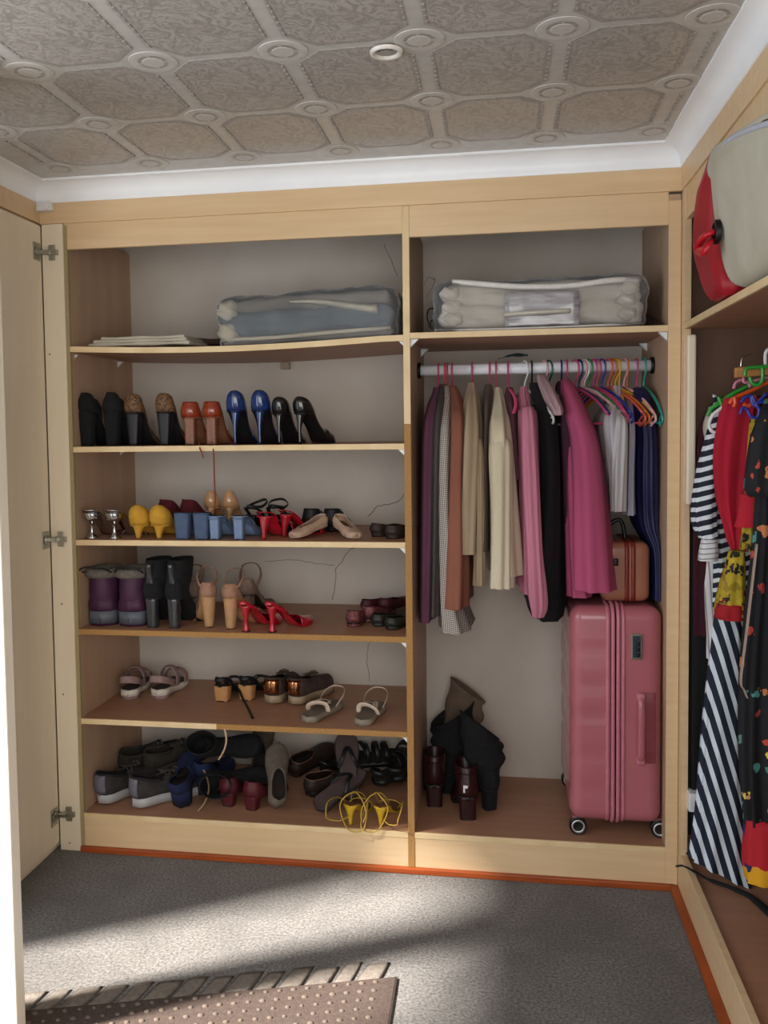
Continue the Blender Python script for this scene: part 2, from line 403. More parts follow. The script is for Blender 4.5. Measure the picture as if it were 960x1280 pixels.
struct(box('baseboard_right', (1.976, 2.0, -1.9, -.002, 0, .02), ORANGE, bevel=.003))

# near door leaf at the left, lit by the window
dl = struct(box('door_1', (.03, .311, -.97, -.93, .01, ZC-.01), mat('white_gloss_door', '#efe9dc', .4, alt='#e8e0d0', scale=2), bevel=.003))

t = thing('ceiling_fitting', 'small white ring-shaped fitting on the patterned ceiling next to a rosette', 'ceiling fitting', (at(483, 64, z=ZC).x, at(483, 64, z=ZC).y, ZC))
bm = bmesh.new(); n = 28
rings(bm, [[(r*math.cos(2*PI*k/n), r*math.sin(2*PI*k/n), z) for k in range(n)] for r, z in [(.037, .0), (.036, -.006), (.031, -.008), (.026, -.005), (.024, .0)]], cap0=False, cap1=False)
link('rim', bm, mat('fitting_rim', '#d5d0c8', .3), t)
bm = bmesh.new(); rings(bm, [ell(0, 0, -.001, .025, .025, 24), ell(0, 0, -.003, .018, .018, 24)], cap0=False); link('cover', bm, mat('fitting_cover', '#9a948c', .4), t)
bm = bmesh.new(); tube(bm, [(.022*math.cos(a), .022*math.sin(a), -.004) for a in (3.9, 4.3, 4.7, 5.1, 5.5)], .0022); link('gap', bm, BLACKP, t)

# ------------------------------------------------------------------ back wardrobe
wr = thing('fitted_wardrobe', 'open fitted beech wardrobe along the back wall, with shoe shelves and a hanging side', 'wardrobe')
def wp(name, dims, m, parent=wr, **k): return box(name, dims, m, parent, **k)
HB = 2.17; VB = 2.083
wp('side_panel', (0, .011, .018, DEP, 0, VB+.08), INNER)
e = wp('side_panel_edge', (-.002, .011, .0, .018, 0, VB+.08), CHIPG)
wp('side_panel', (1.962, 1.999, .004, DEP, 0, VB+.08), INNER)
wp('stile', (1.962, 1.999, -.001, .004, 0.0, VB+.06), BEECH)
wp('divider', (D-.011, D+.011, .006, DEP, 0, VB+.07), INNER)
wp('divider_edge', (D-.011, D+.011, 0, .006, 1.478, HB-.001), EDGE)
wp('divider_worn_edge', (D-.011, D+.011, 0, .006, .0, 1.478), CHIP)
wp('stile', (-.078, -.002, -.004, .018, 0, HB-.001), PALE)
wp('frieze_board', (-.078, 1.999, -.004, .012, HB, ZF), BEECHX)
wp('valance', (.0, D-.011, .002, .018, VB, HB), BEECHX)
wp('valance', (D+.011, 1.962, .002, .018, VB-.012, HB), BEECHX)
# top-left board seam on divider front of the valance
wp('plinth', (.011, D-.011, .002, .02, 0.0, Z6-.004), BEECHX)
wp('plinth', (D+.011, 1.962, .002, .02, 0.0, Z6-.004), BEECHX)
def shelf(x0, x1, z, edge, name='shelf', z1=None, worn=None):
    s = wp(name, (x0, x1, .007, DEP-.004, z-T, z), SHELFM)
    z1 = z
    if worn:
        box('edge_strip', (x0, worn, 0, .007, z-T, z), EDGE, s); box('bare_edge', (worn, x1, 0, .007, z-T, z), CHIP, s)
    else: box('edge_strip', (x0, x1, 0, .007, z-T, z), edge, s)
    return s
# sagging top shelf
bm = bmesh.new(); R = []; bm2 = bmesh.new(); R2 = []
def sag(x):
    t = (x-.011)/(D-.022); return Z1+.011-.016*math.sin(PI*min(1, t*1.05))**1.0-.006*(1-t)
for k in range(17):
    x = .011+(D-.022)*k/16; z = sag(x)
    R.append([(x, .007, z-T), (x, DEP-.004, z-T), (x, DEP-.004, z), (x, .007, z)]); R2.append([(x, 0, z-T), (x, .007, z-T), (x, .007, z), (x, 0, z)])
rings(bm, R); s1 = link('shelf', bm, SHELFM, wr, smooth=False); rings(bm2, R2); link('edge_strip', bm2, EDGE, s1, smooth=False)
shelf(.011, D-.011, Z2, EDGE); shelf(.011, D-.011, Z3, EDGE)
shelf(.011, D-.011, Z4, CHIP); shelf(.011, D-.011, Z5, EDGE, worn=.5); shelf(.011, D-.011, Z6, EDGE, 'base_shelf')
shelf(D+.011, 1.962, Z1R, EDGE); shelf(D+.011, 1.962, Z6, EDGE, 'base_shelf')
# white plastic shelf brackets (quarter wedges) at the corners below the shelves
def bracket(x, s, y, z, parent=wr, sz=.022):
    bm = bmesh.new(); a = [(x, y, z), (x+s*sz, y, z), (x, y, z-sz)]; b = [(p[0], p[1]+sz*.7, p[2]) for p in a]
    rings(bm, [a, b]); link('shelf_bracket', bm, PLAST, parent, smooth=False, bevel=.0015)
for z in (Z2, Z3, Z4, Z5): bracket(D-.011, -1, .012, z-T)
for z in (Z1, Z2): bracket(.011, 1, .38, z-T)
bracket(D-.011, -1, .012, Z1-.002); bracket(.011, 1, .03, Z1-T-.002, sz=.012)
for y in (.012, .4): bracket(D+.011, 1, y, Z1R-T, sz=.027); bracket(1.962, -1, y, Z1R-T, sz=.027)
box('wall_cleat', (.62, .655, .505, .524, Z1-.055, Z1-.03), mat('cleat_beige', '#a08c78', .7), wr)
# screw caps on left stile
for u, v in ((62, 443), (77, 755), (79, 868), (87, 1054)):
    p = at(u, v, y=-.005); bm = bmesh.new(); rings(bm, [[(p.x+.003*math.cos(a*PI/4), -.0055, p.z+.003*math.sin(a*PI/4)) for a in range(8)], [(p.x+.003*math.cos(a*PI/4), -.003, p.z+.003*math.sin(a*PI/4)) for a in range(8)]])
    link('screw', bm, mat('screw_brown', '#7a6a50', .5), wr)
# white corner block under the cornice
bm = bmesh.new(); B(bm, -.083, -.03, -.028, -.005, ZF-.03, ZF-.002); B(bm, -.078, -.064, -.032, -.026, ZF-.026, ZF-.012); B(bm, -.05, -.037, -.032, -.026, ZF-.026, ZF-.012)
link('corner_block', bm, PLAST, wr, smooth=False, bevel=.002)
# chrome-white hanging rail with end sockets
ZR = 1.664
bm = bmesh.new(); rings(bm, [[(x, .26+.017*math.cos(2*PI*k/20), ZR+.019*math.sin(2*PI*k/20)) for k in range(20)] for x in (D+.013, 1.96)]); link('hanging_rail', bm, mat('rail_white', '#e9ebf2', .3), wr)
for x0, x1 in ((D+.011, D+.022), (1.951, 1.962)):
    bm = bmesh.new(); rings(bm, [[(x, .26+.026*math.cos(2*PI*k/20), ZR+.028*math.sin(2*PI*k/20)) for k in range(20)] for x in (x0, x1)]); link('rail_socket', bm, DARKMETAL, wr)
# left door, open at a right angle, with three hinges
dr = box('door', (-.098, -.08, -.575, -.006, .03, HB-.006), PALE, wr, bevel=.002)
def hinge(z):
    bm = bmesh.new()
    B(bm, -.08, -.0765, -.062, -.016, z-.03, z+.03)               # cup flange on the door
    rings(bm, [[(x, -.04+.017*math.cos(2*PI*k/16), z+.017*math.sin(2*PI*k/16)) for k in range(16)] for x in (-.0765, -.073)])
    B(bm, -.076, -.045, -.026, -.008, z-.007, z+.007)               # arm
    B(bm, -.058, -.018, -.016, -.006, z-.009, z+.009)
    B(bm, -.052, -.03, -.010, -.004, z-.026, z+.026)               # cross plate on the stile
    h = link('hinge', bm, STEEL, dr, smooth=False, bevel=.002)
for u, v in ((56, 316), (67, 674), (73, 1017)): hinge(at(u, v, y=-.01).z)
box('side_frieze', (-.1, -.084, -.66, .018, HB+.004, ZF), BEECHX, wr); box('side_frieze_return', (-.084, -.078, -.004, .018, HB, ZF), BEECHX, wr)

# ------------------------------------------------------------------ right wardrobe
w2 = thing('fitted_wardrobe', 'open fitted beech wardrobe on the right, hung with dresses under a top shelf', 'wardrobe', (2.0, 0, 0))
def rp(name, dims, m, **k):
    d = (dims[0]-2.0, dims[1]-2.0)+tuple(dims[2:]); return box(name, d, m, w2, **k)
RY = -1.9
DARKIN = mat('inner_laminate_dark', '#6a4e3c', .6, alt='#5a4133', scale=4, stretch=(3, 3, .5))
rp('stile', (2.0, 2.02, -.045, -.0, 0.0, HB), BEECH)
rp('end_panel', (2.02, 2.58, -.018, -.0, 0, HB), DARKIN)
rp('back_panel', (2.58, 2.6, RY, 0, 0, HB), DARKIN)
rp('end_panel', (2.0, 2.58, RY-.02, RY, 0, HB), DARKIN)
rp('frieze_board', (1.997, 2.013, RY, -.004, HB, ZF), BEECHX)
rp('valance', (2.003, 2.019, RY, -.045, VB-.008, HB), BEECHX)
s = rp('shelf', (2.007, 2.58, RY, -.018, 1.77-T, 1.77), SHELFM); box('edge_strip', (0, .007, RY, -.045, 1.77-T, 1.77), EDGE, s)
s = rp('base_shelf', (2.02, 2.58, RY, -.018, .105, .12), SHELFM)
rp('plinth', (2.0, 2.02, RY, -.045, 0.0, .135), BEECHX)
rp('filler_strip', (2.004, 2.03, -.075, -.05, at(858, 630, x=2.01).z, at(858, 420, x=2.01).z), PALE, bevel=.006)
bm = bmesh.new(); rings(bm, [[(.32+.013*math.cos(2*PI*k/16), y, 1.7+.013*math.sin(2*PI*k/16)) for k in range(16)] for y in (RY, -.019)]); link('hanging_rail', bm, DARKMETAL, w2)
bm = bmesh.new(); rings(bm, [[(.32+.03*math.cos(2*PI*k/16), y, 1.7+.03*math.sin(2*PI*k/16)) for k in range(16)] for y in (-.035, -.019)]); link('rail_socket', bm, BLACKP, w2)
#@@PART2
# ------------------------------------------------------------------ shoes
def lerp(a, b, t): return a+(b-a)*t
def sst(a, b, x):
    t = max(0, min(1, (x-a)/(b-a))); return t*t*(3-2*t)
def SM(name, base, **k): return mat('leather_'+name, base, **({'rough': .45}|k))
LINING = mat('shoe_lining', '#8a7462', .8)
def footz(P, t):
    H, pl = P['H'], P['plat']
    return pl+H*(1-sst(.12, .66, t))+P.get('spring', .006)*max(0, t-.75)**1.5*8
def footw(P, t):
    wh, wb, wt = P['wh'], P['wb'], P.get('waist', P['wh']*.85)
    if t < .14: w = wh*math.sqrt(max(0, 1-((.14-t)/.14)**2))*.98+.0012
    elif t < .38: w = lerp(wh, wt, sst(.14, .38, t))
    elif t < .7: w = lerp(wt, wb, sst(.38, .7, t))
    else:
        k = (t-.7)/.3
        w = {'point': wb*(1-k**1.15)+.002, 'almond': wb*math.sqrt(max(0, 1-k**2.2))*(1-.15*k)+.0015, 'round': wb*math.sqrt(max(0, 1-k**3.4))+.001}[P['toe']]
    return w
def shoe(P):
    """one shoe in its own space: heel back at y=0, toe at +y; every piece its own part"""
    r = thing(P['name'], P['label'], P.get('cat', 'shoe'), group=P.get('group'))
    L, H, pl, kind = P['L'], P['H'], P['plat'], P['kind']
    up, so, ins, hm = P['up'], P.get('sole', BLACKP), P.get('ins', LINING), P.get('heelm') or P['up']
    N = 22; T_ = [k/(N-1) for k in range(N)]; st = P.get('solet', pl)
    # sole
    bm = bmesh.new(); R = []
    for t in T_:
        z, w_ = footz(P, t), footw(P, t)+P.get('welt', .0015); y = t*L
        R.append([(-w_, y, z), (w_, y, z), (w_*.97, y, z-st), (-w_*.97, y, z-st)])
    rings(bm, R); link('sole', bm, so, r, solid=0)
    # insole
    bm = bmesh.new(); R = []
    for t in T_[:-1]:
        z, w_ = footz(P, t)+.0012, footw(P, t)*.94
        R.append([(-w_, t*L+.002, z+.002), (-w_*.4, t*L+.002, z), (w_*.4, t*L+.002, z), (w_, t*L+.002, z+.002)])
    rings(bm, R, False, False, closed=False); link('insole', bm, ins, r)
    # heel
    if H > .012 and P['heel'] != 'none':
        bm = bmesh.new(); hw, ht, hd = P['hw'], P['ht'], P.get('hd', .05); R = []
        n = 18; K = 12
        for k in range(K+1):
            f = k/K; z = f*(H+pl-st*.3)
            if P['heel'] == 'block': wx = lerp(ht, hw, f); dy = lerp(P.get('htd', hd*.9), hd, f); pw = .45; yc = dy*.5+.002+P.get('rake', .004)*(1-f)
            elif P['heel'] == 'flare': # hourglass
                wx = [.026, .018, .0085, .0065, .006, .0065, .008, .013, .021, .028, .032, .033, .033][k]; dy = wx*1.9; pw = 1; yc = .03
            elif P['heel'] == 'spool':
                wx = [.014, .0125, .0095, .0085, .008, .0082, .009, .010, .0115, .013, .015, .017, .019][k]*P.get('hs', 1); dy = wx*2; pw = .8; yc = .022
            else: # stiletto / cone
                g = f**P.get('pw', 2.6); wx = lerp(ht, hw, g); dy = lerp(ht*2.1, hd, g); pw = .9; yc = dy*.5+.001+(1-f)*.006
            rr = ell(0, yc, z, wx, dy*.5, n, pw)
            if f > .8: rr = [(x, y, min(footz(P, max(0, y/L))-st*.3, z) if f > .99 else z) for x, y, z in rr]
            R.append(rr)
        rings(bm, R); hl = link('heel', bm, hm, r)
        if P['heel'] != 'flare':
            bm = bmesh.new(); tw = P['ht'] if P['heel'] != 'spool' else .014*P.get('hs', 1); td = P.get('htd', hd*.9) if P['heel'] == 'block' else tw*2.1
            yc = (td*.5+.002+P.get('rake', .004)) if P['heel'] == 'block' else (.022 if P['heel'] == 'spool' else td*.5+.007)
            rings(bm, [ell(0, yc, z, tw*1.02, td*.51, 14, .5 if P['heel'] == 'block' else .9) for z in (-.0005, .0035)]); link('heel_tip', bm, BLACKP, hl)
    elif H > .005 and P['heel'] == 'none' and kind not in ('sneaker',):
        bm = bmesh.new(); R = []
        for t in [x/10*.62 for x in range(11)]:
            w_ = footw(P, t)*.97; z = footz(P, t)-st*.5; R.append([(-w_, t*L, 0), (w_, t*L, 0), (w_, t*L, max(z, .001)), (-w_, t*L, max(z, .001))])
        rings(bm, R); link('wedge', bm, hm, r)
    # upper
    if P.get('upper', True):
        va, hc, hs, hv, htp = P['vamp'], P['hc'], P['hs_'] if 'hs_' in P else P['hc']*.55, P['hv'], P.get('htoe', .014)
        t0 = P.get('t0', 0.0); M = 7
        ts = [lerp(t0, 1, k/(N+5)) for k in range(N+6)]
        bm = bmesh.new(); left = []; right = []
        for t in ts:
            z, w_, y = footz(P, t)-.001, footw(P, t)+.0005, t*L
            if t < va:
                u = t/va; h = lerp(hc, hs, sst(.05, .55, u)); h = lerp(h, hv, sst(.6, 1, u))
                go = w_*lerp(P.get('lean', .86), .8, u)*math.sqrt(max(0, 1-max(0, (u-.45)/.55)**2.4)) if va > 0 else 0
                if t0 == 0 and t < .14: go = w_*P.get('lean', .86)
            else:
                u = (t-va)/(1-va); h = lerp(hv, htp, u**P.get('tp', .8)); go = 0
            h *= 1
            for s, arr in ((-1, left), (1, right)):
                row = []
                for j in range(M+1):
                    a = j/M; zz = z+h*math.sin(a*PI/2)**.95 if go < w_*.5 else z+h*a
                    cx = math.cos(a*PI/2)**.75; bul = P.get('bulge', .003)*math.sin(PI*min(1, a*1.2))*(1 if t < .5 else .4)
                    x = s*(go+(w_-go)*cx+bul*(1 if w_ > .01 else .3)); yb = y-(bul*2.2+P.get('backlean', 0)*a)*(1-sst(0, .14, t))
                    if t >= va and j == M: x = 0
                    row.append((x, yb, zz))
                arr.append(row)
        # stitch: outer shell side by side, closed over the toe
        VL = [[bm.verts.new(p) for p in row] for row in left]; VR = [[bm.verts.new(p) for p in row] for row in right]
        for V, flip in ((VL, 0), (VR, 1)):
            for i in range(len(V)-1):
                for j in range(M):
                    q = [V[i][j], V[i+1][j], V[i+1][j+1], V[i][j+1]]; bm.faces.new(q[::-1] if flip else q)
        if t0 == 0:
            for j in range(M): bm.faces.new([VL[0][j], VL[0][j+1], VR[0][j+1], VR[0][j]])
        bmesh.ops.remove_doubles(bm, verts=bm.verts[:], dist=.0004)
        link('upper', bm, up, r, solid=.0018)
        if P.get('binding'):
            bm = bmesh.new()
            idx = [i for i, t in enumerate(ts) if t <= va]
            path = [left[i][M] for i in idx[::-1]]+[right[i][M] for i in idx]
            tube(bm, path, .0016, seg=6, n=1); link('binding', bm, P['binding'], r)
    if kind == 'sneaker':
        bm = bmesh.new(); va = P['vamp']
        path = []
        for s in (-1, 1):
            q = [(s*footw(P, t)*.82, t*L, footz(P, t)+lerp(P['hc'], P['hs_'], sst(.05*va, .55*va, t))-.002) for t in ([.0, .06, .14, .25, .36][::-1] if s < 0 else [.06, .14, .25, .36])]
            path += q
        tube(bm, path, .005, seg=8, n=2); link('collar', bm, P.get('collar', up), r)
        bm = bmesh.new(); R = []
        for k in range(7):
            t = lerp(.36, .6, k/6); w_ = footw(P, t)*.45; z = footz(P, t)+lerp(P['hc']*1.0, P['hv']+.004, k/6); R.append([(-w_, t*L, z), (0, t*L, z+.004), (w_, t*L, z)])
        rings(bm, R, False, False, closed=False); link('tongue', bm, P.get('tongue', up), r, solid=.003)
        for k in range(4):
            t = .42+.055*k; z = footz(P, t)+lerp(P['hs_'], P['hv'], k/3)+.008; w_ = footw(P, t)*.5; bm = bmesh.new()
            tube(bm, [(-w_, t*L, z-.004), (0, t*L+.004, z+.003), (w_, t*L, z-.004)], .0022, seg=6, n=3); link('lace', bm, P.get('lace', up), r)
        if P.get('tab'):
            bm = bmesh.new(); z0 = footz(P, 0); R = []
            for k in range(6):
                a = k/5; R.append([(x*.029, -.006-.004*math.sin(PI*a)+.012*x*x, z0+.006+a*(P['hc']-.008)) for x in (-1, -.5, 0, .5, 1)])
            rings(bm, R, False, False, closed=False); link('heel_tab', bm, P['tab'], r, solid=.002)
    for nm, pts, rad, m_ in P.get('straps', []):
        bm = bmesh.new(); fl_ = P.get('flat', .28)
        if nm in ('heel_strap', 'ankle_strap', 'slingback_strap'): tube(bm, pts, rad*fl_, seg=8, n=5, flat=1/fl_)
        else: tube(bm, pts, rad, seg=8, n=5, flat=fl_)
        link(nm, bm, m_, r)
    return r
def arch(P, t, h, lean=0, over=1.0):
    y, w_, z = t*P['L'], footw(P, t), footz(P, t)
    return [(-w_, y, z-.001), (-w_*1.0*over, y+lean*.4, z+h*.55), (-w_*.55, y+lean*.85, z+h*.93), (0, y+lean, z+h), (w_*.55, y+lean*.85, z+h*.93), (w_*over, y+lean*.4, z+h*.55), (w_, y, z-.001)]
def heelloop(P, h, t=.28, up=.0):
    y, w_, z = t*P['L'], footw(P, t), footz(P, t)
    wh = P['wh']
    return [(-w_, y, z), (-wh*.95, y*.5, z+h*.7), (-wh*.6, .006, z+h+up), (0, -.004, z+h+up), (wh*.6, .006, z+h+up), (wh*.95, y*.5, z+h*.7), (w_, y, z)]
BASE = dict(name='high_heel', kind='pump', L=.215, H=.11, plat=.004, wh=.030, wb=.039, toe='point', heel='stiletto', hw=.027, ht=.0045, hc=.062, hv=.046, vamp=.62, htoe=.016)
def mk(**k): return dict(BASE, **k)
def pair(P, spots, z, what, group, rz=(0, 0), tilt=None, dz=(0, 0), sides=('left-hand', 'right-hand'), scale=1, where=''):
    """two single shoes of a pair; spots = (u, y) of each shoe's heel on shelf height z"""
    P = dict(P); out = []
    for i, (u, y) in enumerate(spots):
        x = XU(u, y, z); lab = sides[i]+' shoe of the '+what+(' '+where if where else '')
        if i == 0:
            P['label'] = lab; P['group'] = group; o = shoe(P); o.location = (x, y, z+.0005+dz[0])
        else: o = dup(out[0], (x, y, z+.0005+dz[1]), label=lab, group=group, mirror=True)
        tl = (tilt[i] if tilt else (0, 0)); o.rotation_euler = (tl[0], tl[1], rz[i])
        o.scale = (o.scale[0]*scale, scale, scale) if i == 0 else ((-1)*scale, scale, scale)
        out.append(o)
    return out
BLKL = SM('black', '#17181c', rough=.5, alt='#0e0f12'); BLKS = SM('black_suede', '#16171a', rough=.95, alt='#0c0c0e', bump=.3)
LEO = blotches('leopard_print', '#7a5838', ['#2a1a10', '#3f2918', '#1e130c'], 110, .5, .7)
RUST = SM('rust_patent', '#8f371c', rough=.18, coat=.6, alt='#782c14'); WOODH = mat('stacked_wood_heel', '#8a5a42', .4, alt='#6f4532', scale=40, stretch=(1, 1, 12))
BLUEP = SM('blue_patent', '#16346e', rough=.15, coat=.7, alt='#122c5e'); BLKP = SM('black_patent', '#141416', rough=.15, coat=.7, alt='#101012')
SILV = mat('chrome_silver', '#c9cdd2', .12, 1, alt='#b9bcc0'); MUST = SM('mustard_suede', '#c79836', rough=.9, alt='#b38427', bump=.2)
WINE = SM('wine_suede', '#5e1721', rough=.9, alt='#4a1019'); DENIM = SM('denim_blue', '#4c5c79', rough=.8, alt='#42516c'); SKYB = SM('pale_blue', '#7387a8', rough=.35, alt='#677b9c')
NUDEP = SM('nude_patent', '#c79a6e', rough=.15, coat=.7, alt='#b98b60'); REDP = SM('red_patent', '#b3162a', rough=.18, coat=.6, alt='#9a1022')
BROWND = SM('dark_brown', '#33241f', rough=.6, alt='#261a16'); NUDES = SM('nude_suede', '#a07a64', rough=.9, alt='#8f6a56', bump=.2); TANH = SM('tan_heel', '#b58c62', rough=.5, alt='#a67d55')
BLUSH = SM('blush', '#b79b86', rough=.6, alt='#a88b76'); INSD = mat('dark_insole', '#2b2421', .8); INSB = mat('brown_insole', '#6d4431', .7)
TAUPE = SM('taupe', '#8a7468', rough=.85, alt='#7a655a', bump=.2)

Y0 = .045
# ---- second shelf from the top
G = 'heels in a row on the second shelf'
P = mk(H=.115, hc=.068, heel='block', hw=.028, ht=.02, hd=.045, wh=.034, lean=.5, up=BLKS, sole=BLKL, ins=INSD)
P['straps'] = [('strap', arch(P, .3, .075), .012, BLKS)]
pair(P, [(106, Y0), (138, Y0)], Z2, 'black suede block heels at the far left of the second shelf', G)
P = mk(H=.112, hc=.064, heel='block', hw=.026, ht=.016, hd=.05, wh=.032, lean=.42, up=LEO, heelm=BLKL, sole=BLKL, ins=INSD)
pair(P, [(165, Y0), (204, Y0)], Z2, 'leopard print pumps with black heels', G)
P = mk(H=.092, hc=.053, heel='block', hw=.019, ht=.017, hd=.035, wh=.032, up=RUST, heelm=WOODH, ins=INSB, toe='almond', sole=WOODH)
rp_ = pair(P, [(236, Y0), (263, Y0)], Z2, 'rust orange patent sandals with wooden heels', G)
for u0, pts in ((250, [(249, 553), (250, 561), (253, 567), (254, 573)]), (268, [(264, 553), (267, 565), (268, 600), (269, 625), (267, 640)])):
    bm = bmesh.new(); o = rp_[1]
    tube(bm, [at(u, v, y=(-.004 if i else .03))-o.location for i, (u, v) in enumerate(pts)], .0024, seg=6, n=4); c = link('lace', bm, mat('lace_rust', '#7d3320', .7), o); c.scale = (-1, 1, 1)
P = mk(H=.112, hc=.068, wh=.0315, hw=.02, ht=.0045, up=BLUEP, pw=3.4, lean=.3, ins=INSD, vamp=.66)
pair(P, [(293, Y0), (324, Y0)], Z2, 'cobalt blue patent stilettos', G)
P = mk(H=.1, hc=.056, wh=.0285, hw=.018, ht=.0045, up=BLKP, pw=3.4, lean=.3, ins=INSD, L=.26, vamp=.66)
pair(P, [(348, Y0), (373, Y0)], Z2, 'black patent stilettos to the right of the blue ones', G, rz=(-.08, -.3))

# ---- third shelf
G = 'shoes on the third shelf'
P = mk(H=.088, kind='sandal', heel='flare', hw=.03, ht=.02, upper=False, heelm=SILV, up=SILV, sole=SILV, ins=mat('red_brown_insole', '#7a3020', .5), toe='almond', hc=.03, hv=.03)
P['straps'] = [('strap', arch(P, .72, .05), .008, SILV), ('strap', heelloop(P, .012, .2), .006, SILV)]
pair(P, [(108, .02), (136, .02)], Z3, 'sandals with silver goblet heels', G, rz=(-.25, -.3))
P = mk(H=.042, hc=.072, heel='cone', pw=1.6, hw=.022, ht=.008, wh=.033, lean=.18, up=MUST, sole=MUST, ins=INSB, L=.235, bulge=.006)
pair(P, [(171, .04), (197, .04)], Z3, 'mustard yellow suede kitten heels', G)
P = mk(H=.06, hc=.06, heel='block', hw=.026, ht=.02, wh=.034, up=WINE, sole=WINE, L=.23, toe='almond')
pair(P, [(203, .2), (231, .2)], Z3, 'dark wine suede shoes behind the blue heels', G, rz=(-.5, -.5), dz=(.0, .0))
P = mk(kind='mule', H=.086, heel='block', hw=.028, ht=.023, hd=.045, wh=.03, up=DENIM, sole=DENIM, heelm=DENIM, t0=.45, vamp=.58, ins=INSB, toe='round', hv=.05)
pair(P, [(226, .02), (250, .02)], Z3, 'denim blue mules with broad block heels', G)
P = mk(kind='mule', H=.076, heel='block', hw=.018, ht=.016, hd=.04, wh=.027, up=SKYB, sole=SKYB, heelm=SKYB, t0=.45, vamp=.58, ins=INSD, toe='round', hv=.05)
P['straps'] = [('strap', heelloop(P, .035, .42), .005, SKYB)]
pair(P, [(267, .02), (297, .02)], Z3, 'pale sky blue sandals with slim block heels', G)
P = mk(H=.085, hc=.062, wh=.027, hw=.016, up=NUDEP, lean=.5, sole=NUDEP, pw=2.8)
pair(P, [(263, .25), (286, .25)], Z3, 'nude patent pumps at the back of the third shelf', G)
P = mk(name='strappy_sandal', kind='sandal', H=.075, heel='stiletto', hw=.022, ht=.006, pw=1.8, upper=False, heelm=REDP, up=REDP, sole=REDP, ins=INSD, toe='almond')
P['straps'] = [('strap', arch(P, .75, .045), .01, REDP), ('strap', arch(P, .6, .05), .006, BLKL), ('strap', heelloop(P, .03), .006, REDP)]
pair(P, [(328, .03), (352, .1)], Z3, 'red sandals with slender heels beside the pale blue ones', G, rz=(-.2, -.55))
P = mk(name='strappy_sandal', kind='sandal', H=.06, heel='block', hw=.02, ht=.017, upper=False, up=BLKL, sole=BLKL, ins=INSD, toe='round')
P['straps'] = [('strap', arch(P, .78, .04), .009, BLKL), ('strap', arch(P, .62, .055), .008, BLKL), ('strap', heelloop(P, .04), .008, BLKL), ('ankle_strap', [(-.03, .03, .09), (0, -.005, .1), (.03, .03, .095), (.032, .07, .11), (0, .1, .115), (-.032, .07, .1), (-.03, .03, .09)], .005, BLKL)]
pair(P, [(312, .2), (342, .22)], Z3, 'black strappy sandals behind the red heels', G, rz=(-.3, -.1))
FLAT = dict(name='flat_shoe', kind='flat', L=.24, H=.012, plat=.006, wh=.03, wb=.041, waist=.03, toe='round', heel='none', hw=.02, ht=.02, hc=.05, hs_=.032, hv=.035, vamp=.62, htoe=.022, up=BLKL, spring=.002)
def fl(**k): return dict(FLAT, **k)
P = fl(name='loafer', hc=.068, hv=.062, vamp=.45, up=BLKL, sole=BLKL, ins=INSD, wh=.034, hs_=.055)
pair(P, [(388, .27), (414, .27)], Z3, 'black loafers behind the blush flats', G)
P = fl(up=BLUSH, ins=INSB, hc=.036, hs_=.028, hv=.03, vamp=.72, binding=mat('blush_lining', '#cbb096', .6), sole=BLUSH, L=.22)
pair(P, [(408, .19), (421, .19)], Z3, 'blush pink ballet flats before the loafers', G, rz=(PI-.62, PI+.62), tilt=[(-.2, 0), (-.2, 0)], dz=(.035, .035), scale=.75)
P = fl(up=BROWND, ins=INSD, sole=BROWND, hc=.04, hv=.04)
pair(P, [(466, .14), (486, .08)], Z3, 'dark brown flats at the right end of the third shelf', G, rz=(-.7, -.5), dz=(0, .0), scale=.8)

# ---- fourth shelf
G = 'shoes on the fourth shelf'
def boot(P, shaft, rx, ry, m_, cuff=None, yc=.05, lean=.0, top=None, folds=.0, peak=0, side=1, slump=0):
    r = shoe(P); bm = bmesh.new(); R = []; z0 = footz(P, 0)+P['hc']*.25; K = 14
    for k in range(K+1):
        f = k/K; z = lerp(z0, shaft, f); a = lerp(P['wh']*1.02, rx, sst(0, .5, f)); b = lerp(.05, ry, sst(0, .5, f)); wv = folds*math.sin(f*19)*(.4+.6*f)
        R.append([(x+wv*.3+slump*f*f, y+lean*f*f, zz+peak*f**3*(side*x/(a+wv))) for x, y, zz in ell(0, lerp(.05, yc, f), z, a+wv, b+wv, 24)])
    rings(bm, R, True, False); link('shaft', bm, m_, r, solid=.003)
    if cuff:
        bm = bmesh.new(); rr = ell(0, yc+lean, shaft-.01, rx+.004, ry+.004, 24)
        tube(bm, rr+[rr[0]], .017, seg=10, n=1); link('fleece_cuff', bm, cuff, r)
    return r
FLEECE = mat('grey_fleece', '#7b746b', 1, alt='#4f4a45', scale=120, bump=1, bscale=160, contrast=.7); PURP = mat('purple_quilted', '#46203f', .6, alt='#381732', scale=20, bump=.2)
RUBG = mat('grey_rubber', '#5b6069', .5)
P = mk(name='snow_boot', kind='boot', H=.008, plat=.045, L=.25, wh=.049, wb=.052, waist=.047, toe='round', heel='none', up=PURP, sole=RUBG, hc=.05, hs_=.05, hv=.07, vamp=.3, htoe=.035, label='left-hand purple snow boot with grey fleece cuff on the fourth shelf', cat='boot', group='purple snow boots')
o = boot(P, .195, .051, .064, PURP, FLEECE, yc=.063)
o.location = (XU(127, .06, Z4), .05, Z4); o.rotation_euler.z = .1
bm = bmesh.new(); tube(bm, [(-.05, .02, .185), (-.062, -.02, .2), (-.03, -.035, .215), (.02, -.03, .21), (.045, .0, .19)], .003, seg=6); link('pull_loop', bm, BLKL, o)
o2 = dup(o, (XU(162, .06, Z4), .05, Z4), (0, 0, -.05), 'right-hand purple snow boot, next to the black heeled boots', mirror=True)
HEELG = mat('gloss_black_heel', '#2a2c31', .12, alt='#45474c', scale=14, coat=.8, metal=.3)
